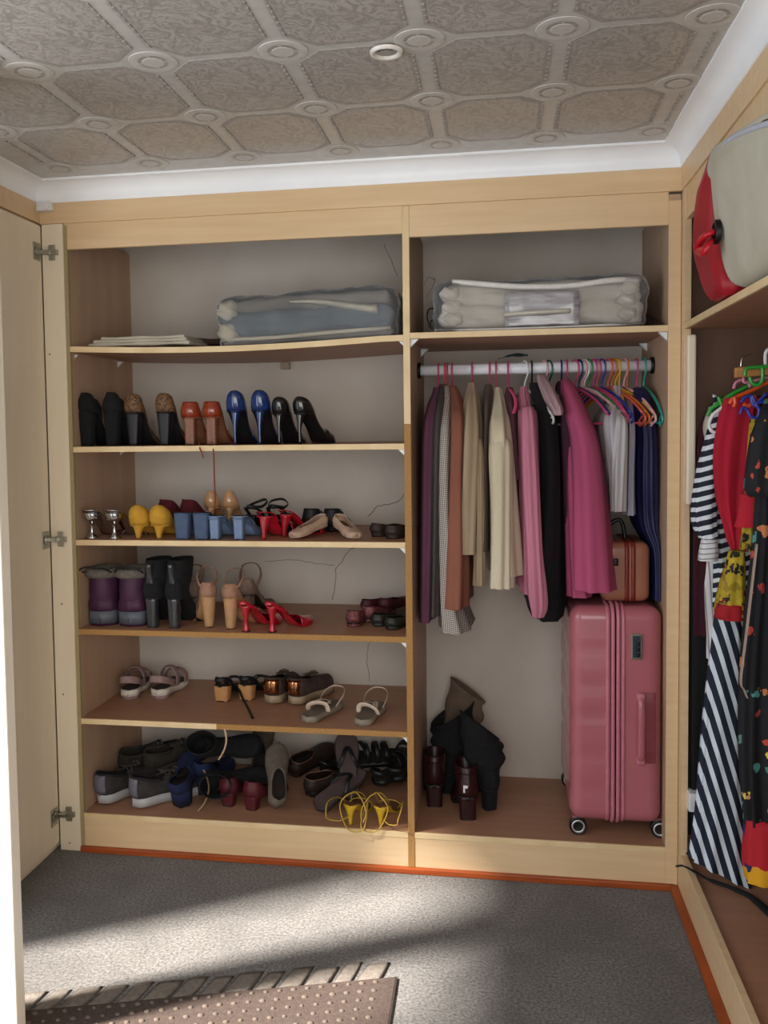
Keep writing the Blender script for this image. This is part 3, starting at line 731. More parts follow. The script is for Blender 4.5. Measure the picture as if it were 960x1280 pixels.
P = mk(name='heeled_boot', kind='boot', H=.1, plat=.005, L=.22, wh=.033, wb=.04, toe='point', heel='block', hw=.021, ht=.017, hd=.04, up=BLKS, sole=BLKL, heelm=HEELG, hc=.07, hs_=.06, hv=.1, vamp=.3, htoe=.02, label='left-hand black ankle boot with glossy heel beside the purple snow boots', cat='boot', group='black heeled boots')
o = boot(P, .235, .04, .06, BLKS, yc=.075)
bm = bmesh.new(); R = [ell(0, lerp(.022, .005, k/10), .1+.125*k/10, [.021, .019, .0175, .016, .014, .012, .0105, .0095, .009, .0095, .01][k], .012, 14) for k in range(11)]
R = [[(lerp(R[i][0][0]-.0, x, 1)*1.25, y-.004, z) for x, y, z in R[i]] for i in range(len(R))]; rings(bm, R); link('back_stay', bm, HEELG, o)
o.location = (XU(187, .03, Z4), .035, Z4); o.rotation_euler.z = -.12
dup(o, (XU(214, .03, Z4), .035, Z4), (0, 0, -.15), 'right-hand black ankle boot with glossy heel beside the taupe sandals', mirror=True)
P = mk(name='strappy_sandal', kind='sandal', H=.105, heel='cone', pw=.9, hw=.026, ht=.015, upper=True, t0=.0, vamp=.2, hc=.04, hv=.02, heelm=TANH, up=NUDES, sole=TANH, ins=INSB, toe='round', wh=.027, hs_=.03, htoe=.008)
P.update(vamp=.95, hs_=.012, hv=.01, lean=.9, hc=.05)
P['straps'] = [('strap', arch(P, .75, .045), .012, NUDES), ('strap', arch(P, .5, .06), .008, NUDES), ('ankle_strap', [(-.03, .03, .145), (0, -.004, .15), (.03, .03, .16), (.033, .06, .19), (0, .09, .2), (-.033, .06, .18), (-.03, .03, .145)], .006, NUDES)]
pair(P, [(263, .06), (284, .04)], Z4, 'nude suede sandals with tapered heels and ankle straps', G, rz=(.5, -.3))
P = mk(name='strappy_sandal', kind='sandal', H=.07, heel='block', hw=.022, ht=.02, upper=True, t0=0, up=TAUPE, sole=BROWND, ins=INSD, toe='almond', hc=.06, hv=.04, vamp=.5)
P['straps'] = [('ankle_strap', [(-.03, .04, .1), (0, .0, .12), (.03, .04, .14), (.033, .07, .17), (0, .1, .17), (-.033, .07, .14), (-.03, .04, .1)], .008, TAUPE)]
pair(P, [(243, .2), (305, .26)], Z4, 'taupe ankle strap heels at the back of the fourth shelf', G, rz=(.4, -.2), scale=1.05)
P = mk(name='heeled_mule', kind='mule', H=.085, heel='spool', hs=.95, upper=True, t0=.6, vamp=.66, hc=.02, hv=.036, up=REDP, sole=REDP, heelm=REDP, ins=mat('red_insole', '#6b101c', .4), hw=.015, ht=.012, L=.22, wh=.024, toe='almond')
P['straps'] = [('slingback_strap', heelloop(P, .03, .34, .012), .007, REDP)]
pair(P, [(303, .005), (335, .005)], Z4, 'red patent slingbacks with spool heels', G, rz=(-.35, -.5))
GLIT = SM('burgundy_sequin', '#5a1a24', rough=.25, alt='#8a5a5a', scale=220, contrast=.3, bump=.4, metal=.4)
P = fl(up=GLIT, ins=INSD, sole=BLKL, hc=.05, hs_=.04)
pair(P, [(440, .12), (458, .2)], Z4, 'burgundy sequined flats', G, rz=(-.1, -.3), scale=.85)
P = fl(up=SM('maroon', '#451019', rough=.6), ins=INSD, sole=BLKL, hc=.04)
pair(P, [(455, .3), (478, .3)], Z4, 'maroon flats at the back behind the green ones', G, rz=(-.5, -.35), dz=(.015, .02), scale=.8)
P = fl(up=SM('dark_olive', '#23241d', rough=.5), ins=INSD, sole=BLKL, hc=.035, hv=.03)
pair(P, [(468, .14), (486, .09)], Z4, 'dark olive green flats against the divider', G, rz=(-.6, -.4), scale=.8)

# ---- fifth shelf
G = 'shoes on the fifth shelf'
PINKV = SM('dusty_pink_velcro', '#a08583', rough=.9, alt='#8e7371', bump=.3); CREAMS = mat('cream_rubber', '#d9cfc2', .6)
P = fl(name='walking_sandal', kind='sandal', upper=False, up=PINKV, sole=CREAMS, ins=mat('grey_brown_insole', '#4a403c', .9), plat=.022, H=.012, wh=.033, L=.235)
P['flat'] = .16
P['straps'] = [('strap', arch(P, .75, .05), .02, PINKV), ('strap', arch(P, .5, .07), .018, PINKV), ('heel_strap', [(-.034, .09, .04), (-.036, .03, .065), (-.022, -.004, .078), (0, -.012, .081), (.022, -.004, .078), (.036, .03, .065), (.034, .09, .04)], .014, PINKV)]
pair(P, [(160, .22), (196, .24)], Z5, 'dusty pink walking sandals with cream soles', G, rz=(.15, -.05))
WOODB = mat('light_wood_heel', '#c08f5c', .5, alt='#ad7c4b', scale=30, stretch=(1, 1, 10))
P = mk(name='strappy_sandal', kind='sandal', H=.055, heel='block', hw=.03, ht=.025, hd=.05, upper=False, up=BLKL, sole=BLKL, heelm=WOODB, ins=INSD, toe='round', wh=.03, L=.225)
P['straps'] = [('strap', arch(P, .75, .045), .012, BLKL), ('strap', arch(P, .6, .055), .01, BLKL), ('heel_strap', heelloop(P, .04, .3), .009, BLKL)]
wd = pair(P, [(275, .235), (305, .26)], Z5, 'black sandals with light wood block heels', G, rz=(-.1, -.2))
bm = bmesh.new(); o = wd[0]; pts = [at(298, 858, z=Z5+.05), at(303, 872, z=Z5+.02), at(310, 885, z=Z5+.004), at(316, 898, z=Z5+.004)]
Mi = Matrix.Rotation(-o.rotation_euler.z, 4, 'Z') @ Matrix.Translation(-o.location)
tube(bm, [Mi @ p for p in pts], .005, seg=6, n=4, flat=.4); link('loose_strap', bm, BLKL, o)
GOLD = mat('rose_gold', '#b9805a', .15, 1, alt='#a8704c'); SNK = SM('brown_knit', '#4f403a', rough=.9, alt='#3d302b', bump=.4)
P = fl(name='sneaker', kind='sneaker', up=SNK, sole=mat('beige_rubber', '#a08c72', .6), tab=GOLD, plat=.028, H=.008, hc=.062, hs_=.05, hv=.055, vamp=.5, wh=.034, wb=.042, L=.25, lace=mat('lace_brown', '#6a564a', .8), htoe=.03)
pair(P, [(339, .22), (366, .22)], Z5, 'brown sneakers with rose gold heel tabs', G, rz=(-.1, -.35))
CRM = SM('cream_strap', '#cdb9a6', rough=.5); PLATG = mat('taupe_footbed', '#6d6154', .7)
P = fl(name='flat_sandal', kind='sandal', upper=False, up=CRM, sole=mat('taupe_rubber', '#8b7f70', .6), ins=PLATG, plat=.02, H=.002, wh=.031, wb=.038, L=.225, toe='round')
P['flat'] = .3
P['straps'] = [('strap', [(-.036, .08, .02), (-.03, .07, .04), (0, .075, .052), (.03, .085, .045), (.036, .09, .02)], .009, CRM), ('strap', [(-.03, .07, .04), (-.02, .13, .045), (0, .16, .035), (.0, .17, .02)], .005, CRM), ('strap', [(.03, .085, .045), (.02, .13, .045), (0, .16, .035)], .005, CRM),
              ('slingback_strap', [(-.034, .15, .02), (-.04, .2, .05), (-.02, .235, .065), (.02, .235, .065), (.04, .2, .05), (.034, .15, .02)], .004, CRM)]
pair(P, [(383, .04), (452, .03)], Z5, 'flat sandals with cream thong straps', G, rz=(-.3, -.12))
bm = bmesh.new(); tube(bm, [at(u, v, y=yy) for u, v, yy in ((277, 906, .03), (281, 912, -.004), (283, 925, -.006), (280, 938, -.004), (273, 950, -.004))], .0035, seg=8, n=4, flat=.3)
tag(link('ribbon', bm, mat('cream_ribbon', '#c9ab8c', .6)), 'short cream ribbon hanging over the front edge of the fifth shelf', 'ribbon')

# ---- bottom shelf
G = 'shoes piled on the bottom shelf'
GREYS = SM('silver_grey', '#6d6c78', rough=.35, alt='#5d5c68'); SOLEW = mat('white_rubber', '#b3b2b4', .6); KNITG = SM('dark_grey_knit', '#3f3a38', rough=.95, alt='#2e2a29', bump=.5)
P = fl(name='sneaker', kind='sneaker', up=KNITG, collar=mat('dark_collar', '#242028', .9), sole=SOLEW, tab=GREYS, plat=.03, H=.01, hc=.07, hs_=.05, hv=.062, vamp=.48, wh=.036, wb=.044, L=.28, lace=mat('lace_grey', '#55504e', .8), htoe=.032)
pair(P, [(124, .06), (166, .05)], Z6, 'grey sneakers with silver heel and white sole', G, rz=(-.45, -.7), scale=1.05, where='at the front left')
P = fl(name='sneaker', kind='sneaker', up=SM('olive_grey_knit', '#3a352e', rough=.95, alt='#2b2722', bump=.5), sole=mat('grey_sole', '#4d4a45', .7), plat=.025, H=.01, hc=.06, hs_=.05, hv=.06, vamp=.48, wh=.036, wb=.044, L=.28, htoe=.032, lace=mat('lace_grey', '#55504e', .8))
pair(P, [(150, .27), (182, .27)], Z6, 'dark olive grey sneakers lying behind the grey pair', G, rz=(-.75, -.7), dz=(.03, .035), tilt=[(.1, .3), (.1, .2)])
NAVYS = SM('navy_suede', '#17234a', rough=.9, alt='#0f1838', bump=.2)
P = mk(name='wedge_shoe', kind='pump', H=.075, heel='none', up=NAVYS, sole=BLKL, heelm=NAVYS, ins=INSD, wh=.036, wb=.042, toe='round', L=.23, hc=.05, vamp=.6)
pair(P, [(226, .08), (249, .2)], Z6, 'royal navy suede wedges standing among the pile', G, rz=(.15, -.2), tilt=[(.55, 0), (.2, .1)], dz=(.0, .0))
bm = bmesh.new(); tube(bm, [at(246, 957, y=.2), at(256, 965, y=.17), at(261, 985, y=.13), at(256, 1003, y=.08), at(247, 1014, z=Z6+.004)], .003, seg=6, n=5)
tag(link('leather_cord', bm, mat('tan_cord', '#a98866', .7)), 'thin tan cord looping down beside the navy wedge on the bottom shelf', 'cord')
P = mk(name='ankle_boot', kind='boot', H=.06, plat=.006, L=.24, wh=.036, wb=.042, toe='round', heel='block', hw=.03, ht=.026, up=BLKS, sole=BLKL, hc=.07, hs_=.06, hv=.09, vamp=.3, htoe=.03, label='black suede ankle boot fallen on its side at the back of the bottom shelf', cat='boot', group='black suede ankle boots')
o = boot(P, .2, .042, .058, BLKS, yc=.07); o.location = (XU(253, .3, Z6+.1), .3, Z6+.13); o.rotation_euler = (.3, 1.1, -1.3)
dup(o, (XU(262, .26, Z6+.04), .26, Z6+.045), (.0, 1.35, -1.5), 'black suede ankle boot lying under the other one, above the wine red shoes', mirror=True)
WINEP = SM('wine_red', '#581521', rough=.6, alt='#470f19')
P = mk(H=.045, hc=.055, heel='block', hw=.026, ht=.021, hd=.045, wh=.033, up=WINEP, sole=WINEP, toe='round', L=.235, ins=INSD, vamp=.55)
pair(P, [(283, .11), (311, .09)], Z6, 'wine red low heeled shoes at the centre of the bottom shelf', G, rz=(-.1, -.3))
P = fl(name='moccasin', up=SM('greige_suede', '#6f655a', rough=.9, alt='#5e554b', bump=.3), sole=mat('beige_sole', '#8a7a68', .7), ins=INSD, hc=.045, hs_=.04, hv=.05, vamp=.5)
pair(P, [(345, .1), (325, .36)], Z6, 'greige moccasins propped against the back', G, rz=(.35, .1), tilt=[(.75, .15), (.9, 0)], dz=(.01, .01), sides=('front', 'rear'))
P = fl(name='loafer', up=SM('espresso', '#2c1f1b', rough=.5, alt='#201613'), sole=BLKL, ins=INSD, hc=.05, hs_=.045, hv=.05, vamp=.45, binding=mat('copper_trim', '#7d5a45', .4))
pair(P, [(362, .3), (382, .22)], Z6, 'espresso brown loafers with pale edging', G, rz=(-.5, -.9), tilt=[(.15, .4), (.1, .2)], dz=(.05, .015), sides=('upper', 'lower'))
P = fl(name='flip_flop', kind='sandal', upper=False, up=BLKL, sole=mat('dark_grey_sole', '#322b2a', .8), ins=mat('mauve_footbed', '#4c3d3c', .8), plat=.016, H=.002, wh=.034, wb=.042)
P['straps'] = [('strap', [(-.036, .11, .016), (-.02, .14, .04), (0, .18, .03), (.02, .14, .04), (.036, .11, .016)], .007, BLKL)]
pair(P, [(396, .1), (437, .2)], Z6, 'dark thong sandals leaning with their footbeds showing', G, rz=(-.5, .25), tilt=[(.35, .3), (.95, .0)], dz=(.01, .01))
P = fl(name='strappy_sandal', kind='sandal', upper=False, up=BLKL, sole=BLKL, ins=INSD, plat=.018, H=.002, wh=.034, wb=.042)
P['straps'] = [('strap', arch(P, .75, .05), .01, BLKL), ('strap', arch(P, .6, .06), .01, BLKL), ('strap', arch(P, .45, .06), .008, BLKL), ('heel_strap', [(-.034, .06, .02), (-.03, .01, .05), (0, -.006, .055), (.03, .01, .05), (.034, .06, .02)], .007, BLKL)]
pair(P, [(468, .3), (494, .33)], Z6, 'black strappy flat sandals at the back right of the bottom shelf', G, rz=(-.7, -.2), tilt=[(.1, .1), (.2, 0)], dz=(.03, .03))
pair(P, [(400, .4), (425, .42)], Z6, 'black strappy flat sandals against the wall behind the thong sandals', G, rz=(-.9, -1.2), tilt=[(.1, .3), (.1, .2)], dz=(.03, .04))
YEL = SM('yellow_patent', '#c7a31f', rough=.3, alt='#b59218')
P = mk(name='strappy_sandal', kind='sandal', H=.062, heel='stiletto', hw=.027, ht=.007, pw=3, upper=False, up=YEL, heelm=YEL, sole=YEL, ins=INSB, toe='almond', wh=.026, L=.2)
YC = mat('yellow_cord', '#b8963a', .6); P['flat'] = 1
P['straps'] = [('cord', arch(P, .75, .03), .002, YC), ('cord', [(-.03, .14, .01), (-.06, .08, .06), (-.075, .0, .075), (-.07, -.04, .05), (-.065, -.03, .03), (-.03, -.01, .02), (.0, .02, .03)], .0022, YC),
              ('cord', [(.03, .14, .01), (.03, .06, .09), (.0, .0, .11), (-.03, -.01, .07), (.0, -.03, .005), (.05, -.035, .004), (.06, -.01, .03), (.05, .05, .07)], .0022, YC), ('cord', [(-.02, .1, .02), (.0, .04, .1), (.035, .01, .1), (.06, -.01, .06), (.055, -.03, .03)], .0022, YC)]
pair(P, [(437, .02), (475, .02)], Z6, 'yellow stiletto sandals with long tie cords', G, rz=(-.1, -.1))

# ---- boots in a heap on the floor of the hanging side
G = 'boots heaped on the floor of the hanging side'
BURG = SM('burgundy_patent', '#2e0b10', rough=.42, coat=0, alt='#240709')
P = mk(name='ankle_boot', kind='boot', H=.07, plat=.012, L=.24, wh=.034, wb=.042, toe='round', heel='block', hw=.029, ht=.027, hd=.05, up=BURG, sole=BLKL, hc=.08, hs_=.07, hv=.1, vamp=.32, htoe=.03, label='glossy burgundy ankle boot with block heel at the front of the boot heap', cat='boot', group='burgundy patent boots')
o = boot(P, .175, .04, .055, BURG, yc=.08); o.location = (XU(586, .12, Z6), .11, Z6); o.rotation_euler = (0, 0, .15)
dup(o, (XU(543, .2, Z6), .2, Z6), (0, 0, .05), 'glossy burgundy ankle boot pushed against the divider', mirror=True)
bm = bmesh.new(); B(bm, -.018, -.002, -.006, .0, .115, .125); B(bm, -.018, -.012, -.006, .0, .1, .118); link('heel_tag', bm, PLAST, o, smooth=False, bevel=.001)
P = mk(name='tall_boot', kind='boot', H=.07, plat=.006, L=.24, wh=.035, wb=.042, toe='almond', heel='block', hw=.026, ht=.022, hd=.045, up=BLKS, sole=BLKL, hc=.07, hs_=.06, hv=.09, vamp=.3, htoe=.02, label='slouching black suede boot with a peaked top in the boot heap', cat='boot', group='black slouch boots')
o = boot(P, .27, .075, .06, BLKS, yc=.08, lean=.03, folds=.006, peak=.06, side=-1); o.location = (XU(616, .2, Z6), .2, Z6); o.rotation_euler = (.05, .0, .5)
dup(o, (XU(560, .3, Z6), .32, Z6), (.05, .12, .2), 'slouching black suede boot behind the burgundy pair', mirror=True)
TAUB = mat('taupe_suede', '#6b5a4c', .95, alt='#57493d', scale=18, bump=.3)
P = mk(name='tall_boot', kind='boot', H=.03, plat=.008, L=.24, wh=.036, wb=.044, toe='round', heel='block', hw=.03, ht=.028, up=TAUB, sole=BROWND, hc=.07, hs_=.06, hv=.09, vamp=.3, htoe=.03, label='taupe suede tall boot flopping upright at the back of the boot heap', cat='boot', group='taupe suede tall boots')
o = boot(P, .36, .07, .026, TAUB, yc=.07, lean=.0, folds=.008, peak=.035, side=-1, slump=.01); o.location = (XU(562, .36, Z6), .38, Z6); o.rotation_euler = (0, .12, -.2)
dup(o, (XU(600, .42, Z6), .43, Z6), (.0, .15, 1.35), 'taupe suede boot leaning right behind the black slouch boots', mirror=True).scale = (-.85, .85, .68)
#@@PART3
# ------------------------------------------------------------------ cloth things
def cloth(name, base, **k): return mat('cloth_'+name, base, **({'rough': .92, 'bump': .5, 'bscale': 20, 'scale': 8, 'stretch': (1, 1, .3)}|k))
def drape(name, rows, m_, parent, folds=5, amp=.004, n=60, p=.8, sub=5, seed=0, cap=True, hem=0.0, topamp=.1, solid=0, shear=0):
    """a hanging cloth body: rows (u_left, u_right, v, y_front, depth) surveyed on the plane y=y_front; lofted with folds"""
    rr = []
    for ul, ur, v, yf, dp in rows:
        a, b = at(ul, v, y=yf), at(ur, v, y=yf); rr.append(((a.x+b.x)/2, max(.002, (b.x-a.x)/2), (a.z+b.z)/2, yf, dp))
    if name == 'sleeve':
        c_ = rr[0]; rr.insert(0, (c_[0], c_[1]*.35, c_[2]+.035, c_[3]+.05, c_[4]*.4))
    rr = smooth_path(rr, sub); rnd = random.Random(seed); ph = [rnd.uniform(0, 6) for _ in range(4)]; R = []; K = len(rr)
    off = Vector(parent.location) if parent else Vector((0, 0, 0))
    for i, (cx, hw, z, yf, dp) in enumerate(rr):
        f = i/(K-1); g = topamp+(1-topamp)*f; ring = []
        for k in range(n):
            a = 2*PI*k/n; c, s = math.cos(a), math.sin(a)
            w_ = 1.7*amp*g*((1.2-2.2*abs(math.sin((folds*a+ph[0]+.8*f)/1)))+.5*math.sin((folds*2+1)*a+ph[1]-1.2*f)+.35*math.sin(3*a+ph[2]+5*f))
            w_ = max(-hw*.45, min(hw*.45, w_))
            x = cx+math.copysign(abs(c)**p, c)*(hw+w_); y = yf+dp/2+math.copysign(abs(s)**p, s)*(dp/2+w_)
            zz = z+shear*max(0, (f-.6)/.4)*(x-cx)/hw+hem*f*math.sin(2*a+ph[3])*(1 if i == K-1 else .3)
            ring.append((x-off.x, y-off.y, zz-off.z))
        R.append(ring)
    bm = bmesh.new(); rings(bm, R, True, False)
    if cap:
        last = R[-1]; cx = sum(p_[0] for p_ in last)/n; cy = sum(p_[1] for p_ in last)/n
        rings(bm, [last, [(cx+(p_[0]-cx)*.8, cy+(p_[1]-cy)*.8, p_[2]+.03) for p_ in last]], False, True)
    return link(name, bm, m_, parent, solid=solid)

# hangers --------------------------------------------------------
def hanger(x, col, yaw, label, group='plastic hangers on the white rail', bar=True, sc=1):
    r = thing('clothes_hanger', label, 'hanger', (x, .26, ZR), yaw, group)
    m_ = mat('plastic_'+col, {'pink': '#c2486e', 'hot_pink': '#c43a78', 'pale_pink': '#dba3a8', 'white': '#dcdcdc', 'black': '#1b1d20', 'teal': '#1d9d92', 'green': '#1f7a3c', 'dark_green': '#0d5448', 'navy': '#1c2766', 'blue': '#27389a', 'orange': '#c86a22', 'yellow': '#d1a632', 'red': '#b32434', 'bright_green': '#39a83d', 'salmon': '#d4584e', 'purple': '#3b3a9a'}[col], .3, coat=.3)
    bm = bmesh.new(); pts = [(0, .024*math.cos(a), .024*math.sin(a)) for a in [math.radians(q) for q in (-30, 0, 30, 60, 90, 120, 150, 180)]]
    pts = pts[:-1]+[(0, -.0245, 0), (0, -.0235, -.02), (0, -.008, -.04), (0, 0, -.055), (0, 0, -.072)]
    tube(bm, pts, .0032, seg=8, n=2); link('hook', bm, m_, r)
    bm = bmesh.new(); z0 = -.07; H_ = bm
    for s in (-1, 1):
        tube(bm, [(0, 0, z0), (0, s*.06, z0-.018), (0, s*.13, z0-.05), (0, s*.185, z0-.09)], .0045, seg=8, n=3)
        tube(bm, [(0, s*.185, z0-.09), (0, s*.196, z0-.1), (0, s*.198, z0-.115), (0, s*.185, z0-.122)], .004, seg=8, n=3)
        tube(bm, [(0, s*.185, z0-.1), (0, s*.17, z0-.112), (0, s*.165, z0-.125), (0, s*.172, z0-.132), (0, s*.18, z0-.125)], .003, seg=6, n=3)
    if bar: tube(bm, [(0, -.185, z0-.122), (0, 0, z0-.124), (0, .185, z0-.122)], .0038, seg=8, n=2)
    for v in bm.verts: v.co.y *= sc; v.co.z = z0+(v.co.z-z0)*sc
    link('frame', bm, m_, r)
    return r
def hx(u): return XU(u, .24, ZR-.03)

def garment(name, label, cat, u_hook, col, rows, m_, folds=5, amp=.005, seed=0, collar=None, sleeve=None, yaw=.2, group='clothes on the white rail', extra=None, hang_lab=None, hanger_on=True, lapel=None, buttons=None):
    x = hx(u_hook)
    g = thing(name, label, cat, (x, .26, ZR-.08), 0, group)
    drape('body', rows, m_, g, folds, amp, seed=seed)
    if sleeve: drape('sleeve', sleeve, m_, g, 4, amp*.8, n=40, seed=seed+5)
    if collar:
        (ul, ur, v0, v1, yf) = collar[:5]; cm = collar[5] if len(collar) > 5 else m_
        drape('collar', [(ul, ur, v0, yf, .1), (ul-2, ur+3, (v0+v1)/2, yf-.01, .13), (ul+1, ur, v1, yf-.005, .14)], cm, g, 3, .003, n=24, seed=seed+9, cap=False, solid=.003)
    if extra: extra(g)
    short = label
    for cut in (' hanging', ' with', ' reaching', ' squeezed', ' between', ' slipped'): short = short.split(cut)[0]
    hanger(x, col, yaw if yaw > .4 else 0, hang_lab or (col.replace('_', ' ')+' plastic hanger holding the '+short), sc=1 if yaw > .4 else .5)
    return g
# rows: (u_left, u_right, v, y_front, depth)
def coat_rows(uc, vt, ul, ur, vb, bl=None, br=None, y1=.06, d1=.38, vs=None):
    """shoulder cap widening to the sleeve line then down to the hem"""
    bl = ul if bl is None else bl; br = ur if br is None else br; vs = vs or vt+62
    return [(uc-4, uc+4, vt, .225, .05), (uc-6, uc+6, vt+7, .2, .11), (lerp(uc-6, ul, .55), lerp(uc+6, ur, .55), vt+26, .12, .25), (ul, ur, vs, y1, d1),
            (lerp(ul, bl, .5), lerp(ur, br, .5), (vs+vb)/2, y1, d1), (bl, br, vb, y1, d1)]
PLUM = cloth('plum', '#6b3f57', alt='#5c3349'); CHARC = checks('cloth_charcoal_check', '#5a5250', '#2b2725', 330); HERR = checks('cloth_grey_weave', '#b5aca4', '#6e665f', 210)
RBROWN = cloth('rust_brown', '#8a5644', alt='#7a4a3a'); TANC = cloth('tan', '#a8947c', alt='#9c8870'); TAUC = cloth('dark_taupe', '#5a4a44', alt='#4b3d38'); CREAM = cloth('cream', '#c9bda6', alt='#bfb299')
MAUVE = cloth('dark_mauve', '#5a3440', alt='#4b2a35'); PINKS = cloth('pink_cotton', '#c27a8f', alt='#ae6a7f', stretch=(3, 1, .4), contrast=.8); BLACKC = cloth('black', '#0f0f13', alt='#0a0a0d')
RASP = cloth('raspberry', '#ad4c70', alt='#9f4365'); WHITC = cloth('white_cotton', '#b9b4b2', alt='#a9a6ad', stretch=(3, 3, .4)); NAVYC = cloth('navy_silk', '#15163c', rough=.5, alt='#1e2150', stretch=(5, 3, .3), contrast=.7); WHITC2 = cloth('pale_grey_cotton', '#9d98a6', alt='#8a8796', stretch=(3, 3, .4)); DPLUM = cloth('dark_plum', '#3f1b2d', alt='#34152a')

garment('long_coat', 'plum long coat hanging closest to the divider on the white rail', 'coat', 548, 'pink', coat_rows(545, 484, 524, 545, 780, 521, 540, y1=.07), PLUM, 4, .003, 1)
garment('check_coat', 'charcoal finely checked coat hanging between the plum coat and the pale weave coat', 'coat', 556, 'salmon', coat_rows(553, 480, 536, 556, 772, 534, 550, y1=.055), CHARC, 4, .003, 2)
garment('weave_coat', 'pale grey diamond weave coat reaching lowest on the left of the rail', 'coat', 559, 'pink', [(554, 562, 482, .22, .05), (550, 565, 500, .16, .17), (545, 566, 545, .05, .38), (544, 566, 640, .045, .39), (545, 575, 745, .045, .39), (546, 590, 793, .045, .39)], HERR, 4, .003, 3)
garment('brown_jacket', 'rust brown jacket hanging in front of the pale weave coat', 'jacket', 565, 'pink', [(560, 570, 482, .22, .05), (560, 577, 498, .16, .15), (558, 584, 530, .05, .38), (556, 583, 610, .03, .4), (552, 586, 700, .025, .4), (549, 586, 763, .02, .4)], RBROWN, 4, .003, 4)
garment('tan_blazer', 'tan blazer with a slit hem hanging on a pink hanger', 'blazer', 590, 'pink', coat_rows(589, 478, 572, 603, 694, 565, 599, y1=.04, vs=545), TANC, 4, .004, 5, sleeve=[(590, 603, 560, .07, .08), (593, 604, 640, .07, .08), (592, 606, 733, .09, .08)], hang_lab='pink plastic hanger holding the tan blazer')
garment('taupe_blouse', 'dark taupe garment squeezed between the tan and cream blazers', 'shirt', 612, 'pink', coat_rows(610, 480, 601, 613, 690, 600, 612, y1=.1, d1=.3), TAUC, 3, .002, 6)
garment('cream_blazer', 'cream white blazer hanging left of the pink shirt', 'blazer', 620, 'pink', coat_rows(622, 484, 608, 641, 722, 612, 657, y1=.02, vs=545), CREAM, 4, .004, 7, sleeve=[(612, 640, 560, .01, .09), (614, 640, 640, .0, .1), (612, 640, 737, .0, .1)])
def ribbon_extra(g):
    bm = bmesh.new(); o = Vector(g.location); tube(bm, [at(637, 486, y=.1)-o, at(643, 495, y=.08)-o, at(645, 506, y=.075)-o, at(642, 517, y=.08)-o], .007, seg=8, n=4, flat=.3); link('ribbon', bm, cloth('pink_ribbon', '#c5466f'), g)
garment('mauve_top', 'dark mauve top with pink ribbon between the cream blazer and pink shirt', 'shirt', 635, 'hot_pink', coat_rows(637, 484, 632, 652, 600, 640, 655, y1=.1, d1=.3), MAUVE, 3, .003, 8, extra=ribbon_extra)
garment('pink_shirt', 'rose pink cotton shirt with a long cuffed sleeve hanging beside black garment', 'shirt', 656, 'white', coat_rows(655, 483, 648, 672, 745, 650, 680, y1=.03, vs=530), PINKS, 6, .005, 9,
        sleeve=[(652, 668, 520, .02, .07), (653, 674, 600, .0, .08), (658, 678, 690, -.01, .08), (660, 682, 735, -.012, .07), (664, 682, 760, -.012, .06), (667, 678, 773, -.01, .05)], yaw=.45)
garment('black_dress', 'long black garment with a curved hem hanging right of the pink shirt', 'dress', 665, 'black', [(662, 672, 478, .2, .06), (665, 690, 498, .14, .2), (670, 702, 540, .07, .36), (671, 706, 640, .06, .38), (655, 708, 730, .06, .38), (658, 709, 760, .06, .38), (668, 706, 778, .08, .34)], BLACKC, 4, .004, 10)
garment('padded_top', 'pale pink fluffy top slipped on a hanger above the black garment', 'shirt', 680, 'pale_pink', [(672, 680, 468, .2, .05), (674, 690, 480, .12, .1), (682, 700, 500, .06, .12), (690, 703, 512, .04, .1), (694, 702, 519, .035, .07)], cloth('fluffy_pink', '#bfa0a4', alt='#a08288', bump=.8), 3, .003, 11, yaw=.5)
garment('plum_jacket', 'dark plum jacket hanging behind the raspberry coat', 'jacket', 702, 'navy', coat_rows(702, 476, 700, 716, 748, 706, 740, y1=.1, d1=.3, vs=540), DPLUM, 3, .003, 12)
garment('raspberry_coat', 'raspberry pink coat with the broadest side, hanging above the suitcase', 'coat', 709, 'hot_pink', [(702, 712, 474, .19, .06), (702, 722, 486, .12, .14), (705, 740, 518, .05, .3), (712, 757, 560, .01, .4), (714, 769, 650, -.01, .42), (714, 777, 730, -.01, .42), (716, 778, 742, -.01, .42)], RASP, 5, .004, 13, sleeve=[(707, 722, 560, .1, .1), (708, 728, 660, .08, .12), (711, 742, 748, .06, .14)])
garment('white_shirt', 'white shirt hanging just right of the raspberry coat', 'shirt', 775, 'yellow', coat_rows(772, 482, 752, 784, 640, 768, 783, y1=.05, vs=530), WHITC, 6, .006, 14, sleeve=[(770, 784, 530, .03, .07), (765, 784, 580, .03, .08), (766, 782, 640, .05, .07)], yaw=.3)
garment('grey_shirt', 'pale grey cotton shirt hanging between the white shirt and navy dress', 'shirt', 785, 'orange', coat_rows(787, 490, 784, 798, 645, 783, 796, y1=.07, d1=.34, vs=540), WHITC2, 5, .005, 15, yaw=.3)
garment('navy_dress', 'navy silky garment hanging last on the right beside the teal hanger', 'dress', 797, 'pink', [(794, 806, 484, .2, .06), (790, 818, 500, .14, .18), (798, 826, 540, .1, .32), (797, 828, 600, .1, .32), (800, 829, 655, .12, .3), (816, 830, 690, .1, .3), (818, 830, 752, .1, .3)], NAVYC, 6, .005, 16, yaw=.35)
